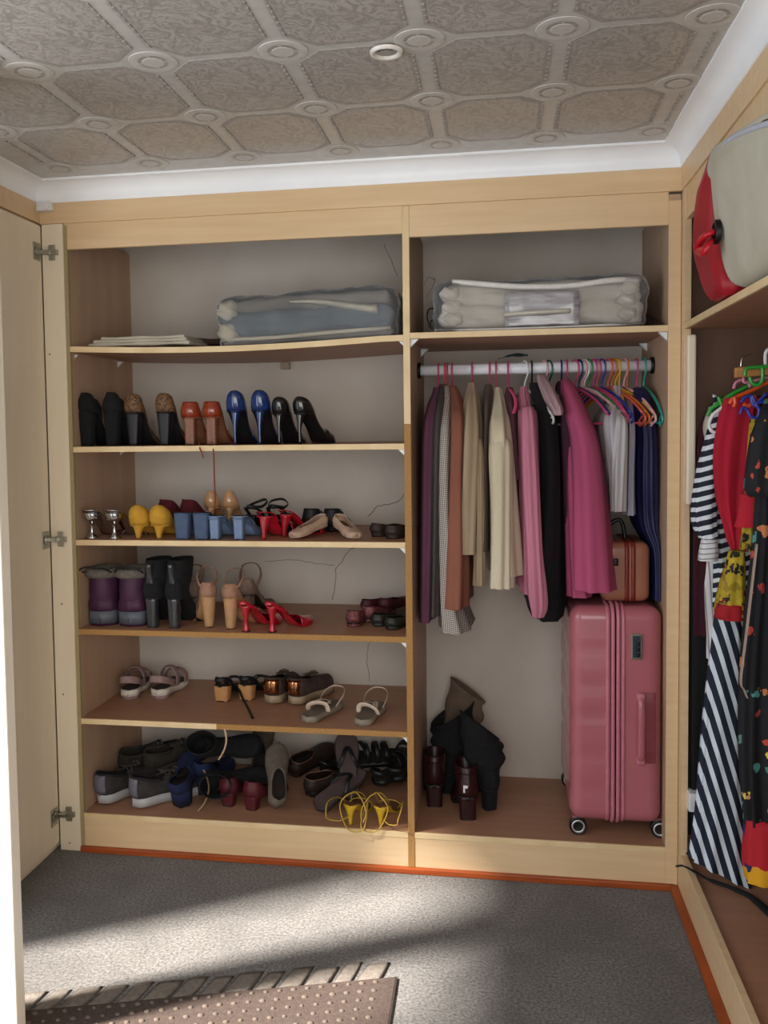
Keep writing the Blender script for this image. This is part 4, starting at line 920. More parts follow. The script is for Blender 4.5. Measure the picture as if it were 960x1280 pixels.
# empty hangers bunched on the right
HG = 'empty hangers on the white rail'
for u, col, yaw, lab in ((686, 'dark_green', .5, 'dark green hanger peeking from behind the pale fluffy top'), (719, 'pink', .5, 'empty pink hanger just right of the raspberry coat collar'),
        (724, 'navy', .45, 'empty navy hanger, first dark one in the bunch'), (728, 'pale_pink', .6, 'empty pale pink hanger at the front of the bunch'), (731, 'white', .62, 'empty white hanger at the front of the bunch'), (736, 'green', .5, 'empty green hanger between the white and hot pink ones'),
        (742, 'hot_pink', .45, 'empty hot pink hanger right of the green one'), (747, 'pink', .4, 'empty rose pink hanger in the middle of the bunch'), (753, 'blue', .4, 'empty blue hanger in the middle of the bunch'),
        (761, 'salmon', .5, 'empty salmon hanger beside the orange one'), (766, 'orange', .5, 'empty orange hanger in the bunch above the white shirt'), (770, 'yellow', .55, 'empty mustard yellow hanger above the white shirt'),
        (781, 'pale_pink', .38, 'empty pale pink hanger above the grey shirt')):
    hanger(hx(u), col, yaw, lab, HG)
hanger(hx(806), 'teal', .14, 'empty teal hanger alone at the right end of the white rail', HG)
# dark green feather-like bit on the rail underside
bm = bmesh.new(); tube(bm, [at(622, 449, y=.3), at(640, 444, y=.3), at(660, 444, y=.3)], [.002, .008, .012, .006], seg=8, n=4, flat=.5)
tag(link('folded_cloth', bm, cloth('dark_teal', '#16302e')), 'small dark green cloth tucked between the white rail and shelf', 'cloth')

# ------------------------------------------------------------------ bedding packs on the top shelves
def fold_layer(bm, x0, x1, z0, z1, y0, y1, seed, amp=.006):
    rnd = random.Random(seed); ph = [rnd.uniform(0, 6) for _ in range(5)]
    c = ((x0+x1)/2, (y0+y1)/2, (z0+z1)/2); h = ((x1-x0)/2, (y1-y0)/2, (z1-z0)/2)
    rbox(bm, c, h, h[2]*.9, n=26, disp=lambda P, N: amp*(math.sin(P.x*16+ph[0]+P.z*30)*.6+math.sin(P.x*37+ph[1]+P.y*20)*.3+math.sin(P.z*90+P.x*25+ph[2])*.4-abs(math.sin(P.x*27+P.z*55+ph[3]))*.7))
FILM = film('clear_film', '#eef2f6', 2.3)
def zs(x): return sag(x)
t = thing('blanket_pack', 'grey blue blankets folded in a clear zip bag on the left top shelf', 'blanket', (.72, .2, sag(.72)))
o = Vector(t.location); SG = sag(.72)+.001
BLUG = cloth('grey_blue_fleece', '#666f76', alt='#525c63', scale=10); PALEF = cloth('ivory_fleece', '#b3ada0', alt='#9d9789'); GREYF = cloth('warm_grey_fleece', '#7d7872', alt='#67625c')
for nm, a, mm in (('folded_blanket', (-.29, .29, .003, .05, -.155, .16, 1), GREYF), ('folded_blanket', (-.30, .295, .03, .135, -.162, .16, 2), BLUG), ('folded_blanket', (-.28, .285, .115, .172, -.15, .16, 3), GREYF)):
    bm = bmesh.new(); fold_layer(bm, a[0], a[1], a[2], a[3], a[4], a[5], a[6]); link(nm, bm, mm, t)
bm = bmesh.new(); R = []
for k in range(15):   # pale turned edge running diagonally across the front
    f = k/14; x = lerp(-.05, .24, f); z = lerp(.145, .108, f)+.006*math.sin(f*5); hgt = .006+.014*f
    R.append([(x, -.155, z-hgt), (x, -.17, z), (x, -.155, z+hgt*.8), (x, -.14, z)])
rings(bm, R); link('turned_edge', bm, PALEF, t)
bm = bmesh.new(); tube(bm, [(-.29, -.155, .035), (-.1, -.168, .03), (.1, -.168, .035), (.28, -.155, .038)], .007, seg=8, n=5); link('pale_hem', bm, PALEF, t)
for s in (-1,):
    for k in range(2):
        bm = bmesh.new(); rbox(bm, (s*.268, -.135, .06+.07*k), (.035, .04, .035), .03, n=8, disp=lambda P, N: .005*math.sin(P.z*180+P.x*120)); link('bunched_end', bm, PALEF, t)
bm = bmesh.new(); rbox(bm, (0, .01, .09), (.305, .178, .089), .035, n=34, disp=lambda P, N: .006*math.sin(P.x*21+P.z*44)*math.cos(P.x*9+P.y*17)+.004*abs(math.sin(P.x*33-P.z*70))-.002); link('clear_bag', bm, FILM, t)
t.rotation_euler.y = -.035
t.location = (XU(385, .06, SG), .2, SG-.004)
t = thing('duvet_pack', 'white duvet in a clear zip bag with a handle on the right top shelf', 'duvet', (XU(673, .06, Z1R), .22, Z1R+.001))
DUV = cloth('duvet_white', '#c9c2b8', alt='#b5aca0', scale=12); PIP = mat('white_piping', '#d8d5d0', .4)
bm = bmesh.new(); fold_layer(bm, -.325, .325, .004, .10, -.172, .16, 5, .009); link('folded_duvet', bm, DUV, t)
bm = bmesh.new(); fold_layer(bm, -.315, .32, .075, .16, -.168, .16, 6, .009); link('folded_duvet', bm, DUV, t)
bm = bmesh.new(); rbox(bm, (.0, .0, .084), (.335, .184, .083), .035, n=34, disp=lambda P, N: .005*math.sin(P.x*19+P.z*41)*math.cos(P.x*8+P.y*13)+.004*abs(math.sin(P.x*37+P.z*60))-.002); link('clear_bag', bm, FILM, t)
bm = bmesh.new(); tube(bm, [(-.27, -.165, .163), (-.18, -.185, .150), (-.05, -.187, .136), (.1, -.187, .134), (.22, -.185, .146), (.31, -.165, .148)], .0095, seg=10, n=5); link('piping', bm, PIP, t)
bm = bmesh.new(); tube(bm, [(-.33, -.15, .012), (-.2, -.183, .006), (0, -.188, .006), (.2, -.183, .008), (.32, -.16, .012)], .004, seg=8, n=5); link('piping', bm, PIP, t)
WIN = mat('label_window_film', '#6f6a6d', .15, alt='#a5a2a6', scale=14, stretch=(1, 1, 5), contrast=.4, coat=.6)
bm = bmesh.new(); rbox(bm, (.01, -.19, .065), (.115, .004, .053), .003, n=8, disp=lambda P, N: .0015*math.sin(P.x*60+P.z*90)); wl = link('label_window', bm, WIN, t)
bm = bmesh.new(); tube(bm, [(-.105, -.195, .048), (-.06, -.206, .05), (.03, -.21, .052), (.095, -.197, .055)], .012, seg=10, n=5, flat=.6); h_ = link('handle', bm, mat('bone_plastic', '#c2bdb0', .4), t)
for x in (-.098, -.065, .075, .09):
    bm = bmesh.new(); rings(bm, [[(x+.003*math.cos(q), -.214+.012*abs(x)/.1, .051+.003*math.sin(q)) for q in [i*PI/4 for i in range(8)]], [(x+.003*math.cos(q), -.2, .051+.003*math.sin(q)) for q in [i*PI/4 for i in range(8)]]]); link('rivet', bm, DARKMETAL, h_)
for s in (-1, 1):
    for k in range(3):
        bm = bmesh.new(); rbox(bm, (s*.275+random.uniform(-.01, .01), -.15, .045+.04*k), (.032, .03, .022), .02, n=6, disp=lambda P, N: .004*math.sin(P.z*220+P.x*150)); link('gathered_fabric', bm, DUV, t)
# folded white cloth far left
FW = cloth('linen_white', '#bfb7a9', alt='#aca393'); sz = sag(.2)
t = thing('folded_linen', 'thin folded off-white linen lying at the left end of the top shelf', 'linen', (.235, .16, sz+.008))
for k, (a, b) in enumerate(((-.18, .185), (-.165, .17), (-.14, .16))):
    bm = bmesh.new(); rbox(bm, ((a+b)/2, 0, .006+.011*k), ((b-a)/2, .12-.01*k, .006), .005, n=10, disp=lambda P, N, k=k: .002*math.sin(P.x*40+k)); link('fold', bm, FW, t)
t = thing('folded_linen', 'dark brown folded cloth lying behind the thin off-white linen', 'linen', (.3, .4, sag(.3)+.002))
for k in range(2):
    bm = bmesh.new(); rbox(bm, (0, 0, .016+.026*k), (.19-.02*k, .09, .014), .012, n=10, disp=lambda P, N, k=k: .004*math.sin(P.x*30+k)); link('fold', bm, cloth('brown_linen', '#4e3a30', alt='#3f2e26'), t)
# thin black cable loops and a brown folder by the duvet
bm = bmesh.new(); tube(bm, [at(537, 409, z=Z1R+.004), at(534, 395, y=.3), at(537, 386, y=.32), at(547, 388, y=.3), at(544, 398, y=.25), at(538, 402, y=.22), at(540, 411, z=Z1R+.004)], .0025, seg=6, n=5)
tag(link('cable', bm, BLACKP), 'loop of thin black cable standing left of the duvet pack', 'cable')
bm = bmesh.new(); rings(bm, [[(1.87, .2, Z1R+.001), (1.955, .06, Z1R+.001), (1.957, .06, Z1R+.012), (1.872, .2, Z1R+.012)], [(1.87, .5, Z1R+.001), (1.955, .5, Z1R+.001), (1.957, .5, Z1R+.1), (1.872, .5, Z1R+.11)]])
tag(link('folder', bm, mat('brown_board', '#4a322a', .7), smooth=False), 'dark brown board leaning in the corner right of the duvet pack', 'folder')

# ------------------------------------------------------------------ pink suitcase
PK = mat('pink_shell', '#b0666f', .26, alt='#a95f68', scale=3, coat=.35); PKD = mat('pink_zip', '#c27484', .35); PKR = mat('rose_recess', '#8f4650', .35)
sx0, sx1 = at(712, 900, y=.05).x, 1.959; scx = (sx0+sx1)/2; shx = (sx1-sx0)/2; SZ0, SZ1 = Z6+.052, at(765, 757, y=.06).z
t = thing('suitcase', 'large pink hard-shell suitcase standing upright on the hanging side floor', 'suitcase', (scx, .268, Z6)); szc = (SZ0+SZ1)/2-Z6; shz = (SZ1-SZ0)/2
def sdisp(P, N):
    d = 0
    for zc in (-.24, -.13, .0, .1, .21):
        k = (P.z-zc-.09*math.sin((P.y+.2)*4)*(1 if abs(N.x) > .6 else .15)); d -= .0045*math.exp(-(k/.012)**2)*(1 if P.x < -.03 else .25)
    return d
zx = -.002
for s, nm in ((-1, 'rear_shell'), (1, 'front_shell')):
    bm = bmesh.new(); rbox(bm, (0, 0, szc), (shx, .235, shz), .042, n=48, disp=sdisp)
    gx = zx+s*.016
    geo = [v for v in bm.verts if (v.co.x-gx)*s < 0]
    bmesh.ops.bisect_plane(bm, geom=bm.verts[:]+bm.edges[:]+bm.faces[:], plane_co=(gx, 0, 0), plane_no=(-s, 0, 0), clear_outer=True)
    ed = [e for e in bm.edges if e.is_boundary]; bmesh.ops.holes_fill(bm, edges=ed)
    link(nm, bm, PK, t)
def rrect(hy, hz, r, n=6):
    out = []
    for (sy, sz, a0) in ((1, 1, 0), (-1, 1, PI/2), (-1, -1, PI), (1, -1, 3*PI/2)):
        for k in range(n+1):
            a = a0+PI/2*k/n; out.append((sy*(hy-r)+r*math.cos(a), sz*(hz-r)+r*math.sin(a)))
    return out
for i, xo in enumerate((-.024, -.008, .008, .024)):
    bm = bmesh.new(); e_ = .003 if i in (0, 3) else .0065; q = rrect(.235+e_, shz+e_, .05); R = []
    for dx, ins in ((-.0062, .006), (-.005, .0), (0, -.0018), (.005, 0), (.0062, .006)):
        R.append([(zx+xo+dx, math.copysign(max(0, abs(y)-ins), y), szc+math.copysign(max(0, abs(z)-ins), z)) for y, z in q])
    rings(bm, R, False, False); link('zip_band' if i in (1, 2) else 'rim_band', bm, PKD, t)
# handle on the narrow side and its shallow recess
hxp = at(800, 905, y=.04).x-scx; hz0, hz1 = at(797, 950, y=.04).z-Z6, at(797, 868, y=.04).z-Z6
bm = bmesh.new(); rbox(bm, (hxp+.02, -.2335, (hz0+hz1)/2), (.027, .003, (hz1-hz0)/2+.008), .0025, n=6); link('handle_recess', bm, PKR, t)
bm = bmesh.new(); tube(bm, [(hxp, -.23, hz0), (hxp, -.25, hz0+.012), (hxp, -.258, hz0+.05), (hxp, -.258, hz1-.05), (hxp, -.25, hz1-.012), (hxp, -.23, hz1)], .0115, seg=12, n=5, flat=.7); h_ = link('side_handle', bm, PK, t)
for z in (hz0+.004, hz1-.004):
    bm = bmesh.new(); rbox(bm, (hxp, -.24, z), (.014, .014, .014), .008, n=6); link('handle_mount', bm, PKD, h_)
lz0, lz1 = at(795, 823, y=.04).z-Z6, at(795, 791, y=.04).z-Z6; lx = at(795, 807, y=.04).x-scx
bm = bmesh.new(); B(bm, lx-.017, lx+.017, -.243, -.232, lz0, lz1); lk = link('lock', bm, STEEL, t, smooth=False, bevel=.002)
bm = bmesh.new(); B(bm, lx-.012, lx+.012, -.2445, -.2425, lz0+.006, lz1-.006); link('lock_face', bm, mat('lock_blue_grey', '#51626e', .2, .5, alt='#27323a', scale=180, contrast=.3), lk, smooth=False)
for k in range(3):
    bm = bmesh.new(); z = lerp(lz0+.014, lz0+.05, k/2); rings(bm, [[(x, -.2445+.004*math.cos(a), z+.005*math.sin(a)) for a in [i*PI/5 for i in range(10)]] for x in (lx-.002, lx+.009)]); link('dial', bm, BLACKP, lk)
for wx, wy in ((-.105, -.2), (.105, -.19), (-.105, .19), (.105, .19)):
    wx = (at(722, 1040, y=.08).x-scx) if wx < 0 else (at(824, 1044, y=.08).x-scx)
    bm = bmesh.new(); rbox(bm, (wx, wy+.015, .048), (.02, .022, .014), .008, n=6); hs = link('wheel_housing', bm, mat('pink_housing', '#8c4650', .4), t)
    def wheel(r0, r1, y0, y1, n=24): return [[(wx+r*math.cos(2*PI*k/n), y, .0285+r*math.sin(2*PI*k/n)) for k in range(n)] for r, y in ((r0, y0), (r1, y0-.002), (r1, y1+.002), (r0, y1))]
    bm = bmesh.new(); rings(bm, wheel(.025, .028, wy-.012, wy+.008)); wh_ = link('wheel', bm, BLACKP, t)
    bm = bmesh.new(); n = 24; rings(bm, [[(wx+r*math.cos(2*PI*k/n), wy-y, .0285+r*math.sin(2*PI*k/n)) for k in range(n)] for r, y in ((.0215, .013), (.021, .0155), (.0165, .0155), (.016, .013))], False, False); link('hub_ring', bm, mat('hub_ring', '#d6d6d6', .25, .6), wh_)
# copper vanity case on the suitcase
vx0, vx1 = at(750, 720, y=.1).x, at(812, 720, y=.1).x; VZ = SZ1+.007
COP = mat('copper_shell', '#9c6650', .32, alt='#8c5844', scale=6, coat=.3); REDB = mat('brick_red_band', '#7d2b22', .4)
t = thing('vanity_case', 'small copper vanity case with a red band standing on the pink suitcase', 'case', ((vx0+vx1)/2, .2, VZ)); vh = (at(790, 677, y=.1).z-VZ)/2; vhx = (vx1-vx0)/2
bm = bmesh.new(); rbox(bm, (0, 0, vh), (vhx, .12, vh), .028, n=14); link('shell', bm, COP, t)
for xo in (.0, .02):
    bm = bmesh.new(); q = rrect(.122, vh+.002, .03); rings(bm, [[(.004+xo+dx, y, vh+z) for y, z in q] for dx in (-.007, .007)], False, False); link('band', bm, REDB, t, solid=.002)
bm = bmesh.new(); tube(bm, [(-.055, -.02, 2*vh-.01), (-.05, -.02, 2*vh+.03), (-.02, -.02, 2*vh+.06), (.0, -.02, 2*vh+.055), (.01, -.02, 2*vh+.01), (.01, -.02, 2*vh-.01)], .007, seg=10, n=5); link('handle', bm, BLACKP, t)
for x, z in ((-.03, .13), ):
    bm = bmesh.new(); rbox(bm, (x, -.121, z), (.008, .004, .012), .003, n=4); link('latch', bm, DARKMETAL, t)
# telescopic trolley handle rising behind the vanity case
t = thing('trolley_handle', 'extended telescopic handle with a maroon grip rising beside the vanity case', 'handle', (at(806, 700, y=.32).x, .34, SZ1+.001))
for y in (-.06, .06):
    bm = bmesh.new(); rings(bm, [ell(0, y, z, .0055, .0055, 12) for z in (0, .2)]); link('chrome_tube', bm, SILV, t)
bm = bmesh.new(); tube(bm, [(0, -.06, .19), (0, -.06, .225), (0, -.03, .24), (0, .03, .24), (0, .06, .225), (0, .06, .19)], .012, seg=10, n=4); link('grip', bm, mat('maroon_grip', '#4c1d20', .4), t)

# ------------------------------------------------------------------ tote on the right top shelf
TW = cloth('tote_canvas', '#bdb9a8', alt='#b0ab99', rough=.8, stretch=(1, 1, 1)); TR = mat('tote_red', '#a31425', .5, alt='#8f101f', scale=10, bump=.3, bscale=18)
t = thing('tote_bag', 'big white canvas and red beach tote slumped on the right top shelf', 'bag', (2.06, -.7, 1.771)); off = Vector(t.location)
def boxloft(name, rows, m_, amp, seed, p=.35, n=72, cap=True):
    rr = smooth_path(rows, 5); rnd = random.Random(seed); ph = [rnd.uniform(0, 6) for _ in range(4)]; R = []
    for z, x0, x1, y0, y1 in rr:
        ring = []
        for k in range(n):
            a_ = 2*PI*k/n; c, s_ = math.cos(a_), math.sin(a_); w_ = amp*(math.sin(5*a_+ph[0]+z*14)+.6*math.sin(11*a_+ph[1]-z*23))*min(1, (x1-x0)/.08)
            ring.append(((x0+x1)/2+math.copysign(abs(c)**p, c)*((x1-x0)/2+w_*.6)-off.x, (y0+y1)/2+math.copysign(abs(s_)**p, s_)*((y1-y0)/2+w_)-off.y, z-off.z))
        ring = [(a_, b_, c_-.15*max(0, -.6-(b_+off.y))*max(0, (c_+off.z-1.88)/.23)) for a_, b_, c_ in ring]
        R.append(ring)
    bm = bmesh.new(); rings(bm, R, True, True); return link(name, bm, m_, t)
boxloft('body', [(1.775, 2.03, 2.2, -1.2, -.64), (1.8, 1.985, 2.22, -1.24, -.6), (1.88, 1.96, 2.22, -1.26, -.58), (1.98, 1.945, 2.2, -1.26, -.565), (2.04, 1.94, 2.14, -1.26, -.56), (2.065, 1.94, 2.04, -1.26, -.57), (2.085, 1.942, 1.99, -1.25, -.58), (2.115, 1.945, 1.985, -1.2, -.61)], TW, .006, 3)
boxloft('side_panel', [(1.775, 1.985, 2.1, -.6, -.46), (1.80, 1.97, 2.12, -.62, -.42), (1.87, 1.962, 2.14, -.61, -.33), (1.94, 1.955, 2.14, -.59, -.29), (2.0, 1.95, 2.1, -.585, -.34), (2.05, 1.948, 2.03, -.58, -.42), (2.07, 1.95, 1.99, -.585, -.48), (2.115, 1.955, 1.985, -.615, -.57)], TR, .004, 4, p=.6)
tri = [at(u, v, x=xx)-off for u, v, xx in ((903, 190, 1.95), (909, 178, 1.945), (928, 166, 1.942), (958, 155, 1.942), (985, 150, 1.945))]
bm = bmesh.new(); tube(bm, tri, .006, seg=8, n=5); link('rim', bm, mat('tote_rim', '#b9bcc9', .6), t)
bm = bmesh.new(); tube(bm, [p_+Vector((.006, 0, .006)) for p_ in tri], .005, seg=8, n=5); link('inner_lining', bm, mat('tote_lining', '#4a1820', .8), t)
gp = at(896, 290, x=1.95)-off
def disc(r, x): return [(gp.x-x, gp.y+r*1.0*math.cos(q_), gp.z+r*math.sin(q_)) for q_ in [i*PI/12 for i in range(24)]]
bm = bmesh.new(); rings(bm, [disc(.028, -.004), disc(.028, .006), disc(.018, .008), disc(.016, -.002)], False, False); link('grommet', bm, DARKMETAL, t)
bm = bmesh.new(); rings(bm, [disc(.017, -.004), disc(.016, .002)]); link('grommet_hole', bm, BLACKP, t)
HR = mat('tote_handle_red', '#b51426', .3)
bm = bmesh.new(); tube(bm, [at(u, v, x=xx)-off for u, v, xx in ((895, 290, 1.95), (886, 292, 1.93), (876, 301, 1.92), (872, 311, 1.92), (879, 314, 1.92), (886, 305, 1.93), (888, 300, 1.945))], .0125, seg=10, n=5, flat=.6); link('handle', bm, HR, t)

# ------------------------------------------------------------------ dresses on the right rail
RG = 'clothes in the right wardrobe'
def rgar(name, label, cat, rows, m_, folds=4, amp=.006, seed=0, extra=None, x=2.3, shear=0):
    g = thing(name, label, cat, (x, rows[0][3]+rows[0][4]/2, 1.6), 0, RG); drape('body', rows, m_, g, folds, amp, seed=seed, shear=shear)
    if extra: extra(g)
    return g
STRH = ramp_stripes('stripe_navy_white', '#10192b', '#d4dbe2', 36, (-.28, 0, 1), .56, wobble=.012)
STRD = ramp_stripes('stripe_diagonal', '#0f1a30', '#cfd8e2', 36, (.93, 0, .27), .58, wobble=.004)
STRW = ramp_stripes('stripe_pale_grey', '#8e8a8e', '#cfccce', 60, (1, 0, .08), .25); STRWH = ramp_stripes('stripe_pale_across', '#77757c', '#d2d1d4', 70, (-.1, 0, 1), .2)
REDC = cloth('red_crepe', '#b0142f', alt='#9c1029'); FLOR = blotches('black_floral', '#0b0b12', ['#b5402f', '#c98d78', '#3c8a8a', '#4a8f8c', '#9a3a30', '#a03030', '#c0784a', '#4f7f6d', '#d6c24a'], 21, .27)
YELP = blotches('yellow_print', '#a8901c', ['#1a150c', '#8a7416', '#161008', '#b59c22', '#7c1420'], 42, .5); HEMP = blotches('carnival_print', '#b01424', ['#d69a12', '#1c1f5e', '#b01424', '#b01424', '#c0401a'], 12, .6)
GAR = cloth('maroon_velvet', '#3a0712', alt='#2c050d')
rgar('maroon_dress', 'dark maroon dress hanging at the far end of the right wardrobe', 'dress', [(900, 975, 495, -.09, .04), (884, 975, 515, -.09, .04), (872, 975, 560, -.09, .04), (869, 975, 700, -.09, .04), (869, 975, 797, -.09, .04)], GAR, 5, .004, 21)
rgar('black_trousers', 'black long garment hanging below the maroon dress in the right wardrobe', 'trousers', [(870, 970, 560, -.04, .04), (862, 970, 700, -.05, .045), (863, 970, 800, -.05, .045), (862, 970, 900, -.05, .045), (862, 970, 1050, -.05, .045)], BLACKC, 5, .004, 22)
def str_extra(g):
    drape('sleeve', [(893, 903, 508, -.235, .03), (884, 900, 548, -.25, .04), (872, 899, 600, -.26, .05), (868, 898, 650, -.26, .05), (878, 899, 674, -.26, .045)], STRH, g, 3, .002, n=24, seed=31)
    drape('shoulder', [(888, 905, 508, -.22, .03), (882, 895, 530, -.225, .03), (886, 893, 556, -.225, .03)], cloth('off_white', '#b9aea2'), g, 3, .002, n=20, seed=32)
    drape('cuff', [(879, 898, 675, -.255, .04), (876, 900, 690, -.26, .045), (875, 898, 702, -.26, .045)], STRWH, g, 3, .001, n=20, seed=33)
rgar('striped_blouse', 'navy and white striped blouse with a pale pinstriped cuff', 'shirt', [(896, 960, 508, -.22, .03), (893, 965, 545, -.225, .04), (894, 965, 640, -.225, .045), (896, 960, 700, -.22, .045), (897, 945, 762, -.22, .04)], STRH, 4, .003, 23, extra=str_extra)
rgar('pinstripe_shirt', 'off-white pinstriped shirt tail hanging under the striped blouse', 'shirt', [(890, 930, 600, -.185, .02), (884, 925, 705, -.19, .025), (881, 915, 740, -.19, .025), (884, 908, 790, -.19, .025), (886, 897, 825, -.185, .02)], STRW, 3, .002, 24)
rgar('striped_skirt', 'navy and white diagonally striped long skirt reaching near the floor', 'skirt', [(897, 930, 745, -.205, .03), (892, 932, 800, -.21, .05), (883, 934, 900, -.21, .07), (875, 938, 1000, -.21, .08), (868, 943, 1080, -.21, .09), (866, 945, 1098, -.21, .09)], STRD, 5, .004, 25, shear=-.04)
def pat_extra(g):
    drape('waistband', [(928, 968, 618, -.40, .05), (924, 968, 650, -.40, .05), (922, 965, 660, -.40, .05)], cloth('red_band', '#b21c30'), g, 3, .002, n=20, seed=41)
    drape('flounce', [(915, 934, 690, -.405, .05), (905, 934, 730, -.41, .06), (899, 936, 766, -.41, .07), (902, 935, 772, -.41, .06)], YELP, g, 4, .004, n=28, seed=42)
    drape('flounce_edge', [(900, 936, 758, -.418, .07), (897, 938, 770, -.42, .075), (900, 936, 777, -.418, .07)], cloth('red_edge', '#9c1a22'), g, 5, .004, n=28, seed=43)
rgar('patterned_dress', 'mustard and black patterned dress with a red waistband and flounced sleeve', 'dress', [(940, 970, 520, -.365, .03), (937, 970, 560, -.37, .035), (934, 970, 620, -.37, .04), (928, 968, 690, -.37, .04)], YELP, 4, .003, 26, extra=pat_extra)
rgar('red_jacket', 'bright red crepe jacket hanging in front of the striped blouse', 'jacket', [(908, 950, 497, -.31, .03), (900, 950, 525, -.315, .04), (894, 945, 570, -.32, .045), (898, 938, 620, -.32, .045), (909, 930, 660, -.32, .04), (918, 925, 690, -.315, .03)], REDC, 4, .006, 27)
def flo_extra(g):
    drape('sleeve', [(953, 985, 515, -.49, .03), (943, 985, 545, -.50, .05), (937, 985, 590, -.505, .055), (936, 985, 612, -.505, .055), (942, 985, 622, -.5, .05)], FLOR, g, 4, .003, n=28, seed=51)
    bm = bmesh.new(); o = Vector(g.location); tube(bm, [at(u, v, y=-.51)-o for u, v in ((946, 680), (939, 740), (932, 800), (926, 850), (930, 862), (934, 872))], .011, seg=8, n=5, flat=.2); link('belt', bm, cloth('beige_belt', '#a59184'), g)
    drape('hem_band', [(935, 990, 1032, -.475, .07), (934, 990, 1080, -.475, .075), (936, 990, 1110, -.475, .08)], HEMP, g, 4, .003, n=28, seed=53)
rgar('floral_dress', 'black long dress printed with coral and teal flowers, nearest on the right', 'dress', [(956, 985, 520, -.46, .03), (950, 988, 600, -.465, .04), (947, 990, 680, -.465, .05), (940, 990, 760, -.465, .06), (931, 992, 860, -.465, .06), (930, 992, 960, -.465, .065), (935, 992, 1035, -.465, .07)], FLOR, 5, .005, 28, extra=flo_extra)
# right-hand hangers
def rhanger(u, v, y, col, yaw, label, sc=1.0, tilt=.0):
    m_ = {'bright_green': '#2f9a3a', 'white': '#dcdcdc', 'orange': '#d9501f', 'blue': '#27389a', 'pink': '#cf8098', 'green': '#1f7a3c', 'black': '#1b1d20'}[col]
    p = at(u, v, y=y); r = thing('clothes_hanger', label, 'hanger', p, yaw, 'hangers in the right wardrobe', rot=(0, tilt, yaw)); m_ = mat('plastic_r_'+col, m_, .3, coat=.3)
    L_ = .19*sc; bm = bmesh.new()
    tube(bm, [(-L_, 0, 0), (-L_*.5, 0, .035), (0, 0, .07), (L_*.5, 0, .035), (L_, 0, 0)], .005, seg=8, n=4); tube(bm, [(-L_, 0, 0), (0, 0, -.004), (L_, 0, 0)], .004, seg=8, n=2)
    tube(bm, [(-L_, 0, 0), (-L_-.008, 0, -.012), (-L_, 0, -.022), (-L_+.012, 0, -.018)], .004, seg=8, n=3); link('frame', bm, m_, r)
    bm = bmesh.new(); tube(bm, [(0, 0, .07), (0, 0, .1), (-.01, 0, .115), (-.024, 0, .135), (-.018, 0, .158), (0, 0, .166), (.02, 0, .158), (.026, 0, .14)], .0034, seg=8, n=4); link('hook', bm, m_, r)
    return r
# two small notches of green, pink and blue hangers crowding at the front
def curls(name, label, pts_list, col, r=.0042):
    m_ = mat('plastic_r_'+col, {'bright_green': '#2f9a3a', 'pink': '#cf8098', 'blue': '#27389a', 'orange': '#d9501f', 'white': '#dcdcdc'}[col], .3, coat=.3)
    p0 = at(*pts_list[0][0], y=pts_list[0][2] if len(pts_list[0]) > 2 else -.4) if False else None
    yb = pts_list[0][1]; o0 = at(pts_list[0][0][0][0], pts_list[0][0][0][1], y=yb); g = thing(name, label, 'hanger', o0, 0, 'hangers in the right wardrobe')
    for pts, y, nm in pts_list:
        bm = bmesh.new(); tube(bm, [at(u, v, y=y)-o0 for u, v in pts], r, seg=8, n=5); link(nm, bm, m_, g)
curls('clothes_hanger', 'blue hanger with curled notches in front of the red jacket', [([(925, 518), (928, 510), (934, 512), (938, 520), (946, 522), (949, 512), (945, 505), (955, 502), (975, 500)], -.44, 'frame'), ([(926, 503), (931, 497), (938, 495), (940, 502), (944, 508), (950, 500), (958, 492)], -.43, 'notch'), ([(940, 494), (945, 505), (952, 512), (975, 512)], -.435, 'lower_bar')], 'blue')
curls('clothes_hanger', 'pink hanger notch curling over the green hanger', [([(917, 486), (920, 478), (928, 475), (935, 478), (938, 484)], -.3, 'notch'), ([(930, 470), (931, 478), (950, 474), (975, 468)], -.305, 'frame')], 'pink')
curls('clothes_hanger', 'dark green hanger with square hook resting on the wooden clamp', [([(931, 470), (933, 461), (945, 459), (975, 457)], -.36, 'frame'), ([(953, 459), (953, 474), (948, 481), (940, 479), (937, 471)], -.36, 'notch')], 'bright_green', .0052)
curls('clothes_hanger', 'bright green hanger arm sticking out above the striped blouse', [([(884, 520), (890, 510), (905, 499), (930, 485), (975, 466)], -.27, 'frame'), ([(893, 508), (901, 504), (925, 494), (938, 488)], -.275, 'lower_bar'), ([(898, 496), (901, 504), (903, 508)], -.28, 'notch')], 'bright_green', .0055)
curls('clothes_hanger', 'white plastic hanger just under the bright green one', [([(886, 530), (891, 519), (905, 508), (935, 490), (975, 470)], -.29, 'frame'), ([(886, 530), (889, 538), (894, 541)], -.29, 'notch')], 'white', .005)
curls('clothes_hanger', 'orange hanger holding the bright red jacket', [([(912, 505), (917, 498), (940, 488), (955, 480), (975, 474)], -.35, 'frame'), ([(918, 496), (919, 503), (917, 509)], -.355, 'notch'), ([(929, 505), (937, 507), (943, 498), (941, 495)], -.4, 'curl')], 'orange', .0055)
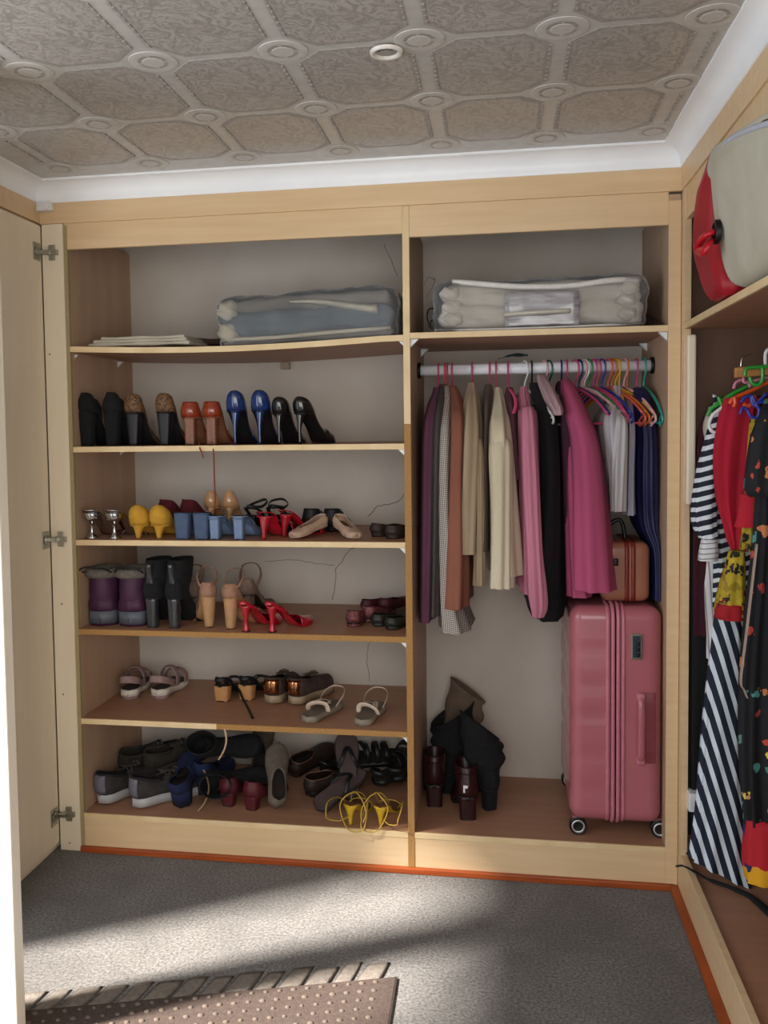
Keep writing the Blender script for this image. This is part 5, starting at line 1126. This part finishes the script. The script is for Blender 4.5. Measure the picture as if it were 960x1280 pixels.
# wooden clamp hanger
t = thing('clamp_hanger', 'light wood clamp hanger with steel hooks at the right wardrobe rail', 'hanger', tuple(at(960, 465, y=-.33)))
o = Vector(t.location); a, b = at(918, 466, y=-.33)-o, at(1010, 458, y=-.33)-o
bm = bmesh.new(); rings(bm, [[(p.x, p.y-.008, p.z-.014), (p.x, p.y+.008, p.z-.014), (p.x, p.y+.008, p.z+.014), (p.x, p.y-.008, p.z+.014)] for p in (a, b)]); link('wood_bar', bm, mat('beech_bar', '#b9814a', .5, alt='#a5703c', scale=20, stretch=(1, 8, 8)), t, smooth=False, bevel=.003)
bm = bmesh.new(); tube(bm, [at(u, v, y=-.33)-o for u, v in ((926, 459), (927, 450), (931, 445), (939, 443))], .0022, seg=6, n=4); link('steel_hook', bm, SILV, t)
bm = bmesh.new(); tube(bm, [at(u, v, y=-.32)-o for u, v in ((957, 458), (957, 442), (962, 436), (972, 436), (978, 445))], .0048, seg=8, n=4); link('white_hook', bm, PLAST, t)
# white box behind the striped skirt and the black strap on the plinth
p = at(866, 1000, y=-.03)
t = tag(box('storage_box', (at(860, 1000, y=-.06).x, at(860, 1000, y=-.06).x+.12, -.075, -.025, at(866, 1013, y=-.06).z, at(866, 990, y=-.06).z), PLAST, bevel=.003), 'small white plastic box edge showing left of the striped skirt', 'box')
bm = bmesh.new(); tube(bm, [at(846, 1083, x=1.998), at(852, 1082, x=1.998), at(862, 1086, z=.14), at(885, 1099, z=.135), at(915, 1110, z=.13), at(940, 1122, z=.13), at(965, 1145, z=.13)], [.006, .005, .006, .009, .012, .014], seg=8, n=5, flat=.5)
tag(link('black_strap', bm, cloth('black_webbing', '#15181a')), 'black strap trailing over the right wardrobe plinth below the striped skirt', 'strap')

# ------------------------------------------------------------------ rug with fringe
PATCH = mat('brown_patch', '#4b3d36', 1, alt='#3b302b', scale=90, bump=.5); FRG = mat('patch_fringe', '#7a7169', 1, alt='#675e56', scale=70, bump=.6); KN = mat('patch_dots', '#5f5249', 1)
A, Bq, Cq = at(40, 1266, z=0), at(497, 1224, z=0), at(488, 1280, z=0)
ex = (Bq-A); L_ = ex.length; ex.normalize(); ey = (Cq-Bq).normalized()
t = thing('patch', 'brown dotted rug with a pale fringed edge at the lower left floor', 'patch', (A.x, A.y, 0))  # thin raised brown slab with small dots and paler flaps along one edge
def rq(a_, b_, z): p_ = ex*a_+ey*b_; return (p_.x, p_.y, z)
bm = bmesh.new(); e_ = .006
rings(bm, [[rq(-.3, 0, 0), rq(L_, 0, 0), rq(L_, 1.1, 0), rq(-.3, 1.1, 0)], [rq(-.3, 0, .007), rq(L_, 0, .007), rq(L_, 1.1, .007), rq(-.3, 1.1, .007)], [rq(-.3+e_, e_, .01), rq(L_-e_, e_, .01), rq(L_-e_, 1.1-e_, .01), rq(-.3+e_, 1.1-e_, .01)]]); link('patch_field', bm, PATCH, t, smooth=False)
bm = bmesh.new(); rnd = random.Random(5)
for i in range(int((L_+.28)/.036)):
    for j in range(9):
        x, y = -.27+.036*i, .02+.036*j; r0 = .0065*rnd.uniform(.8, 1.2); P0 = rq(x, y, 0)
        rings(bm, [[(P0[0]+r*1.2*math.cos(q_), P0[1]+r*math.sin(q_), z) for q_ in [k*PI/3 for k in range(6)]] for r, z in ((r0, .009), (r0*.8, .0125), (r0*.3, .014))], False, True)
o = link('raised_dots', bm, KN, t); o['kind'] = 'stuff'
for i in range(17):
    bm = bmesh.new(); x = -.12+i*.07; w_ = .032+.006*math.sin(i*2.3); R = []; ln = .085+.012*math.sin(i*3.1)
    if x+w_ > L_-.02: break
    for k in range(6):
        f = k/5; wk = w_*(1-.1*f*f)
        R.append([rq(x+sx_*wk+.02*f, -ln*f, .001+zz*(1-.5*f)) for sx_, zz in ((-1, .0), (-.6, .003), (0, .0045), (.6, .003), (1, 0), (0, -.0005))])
    rings(bm, R, True, True); link('fringe_flap', bm, FRG, t)
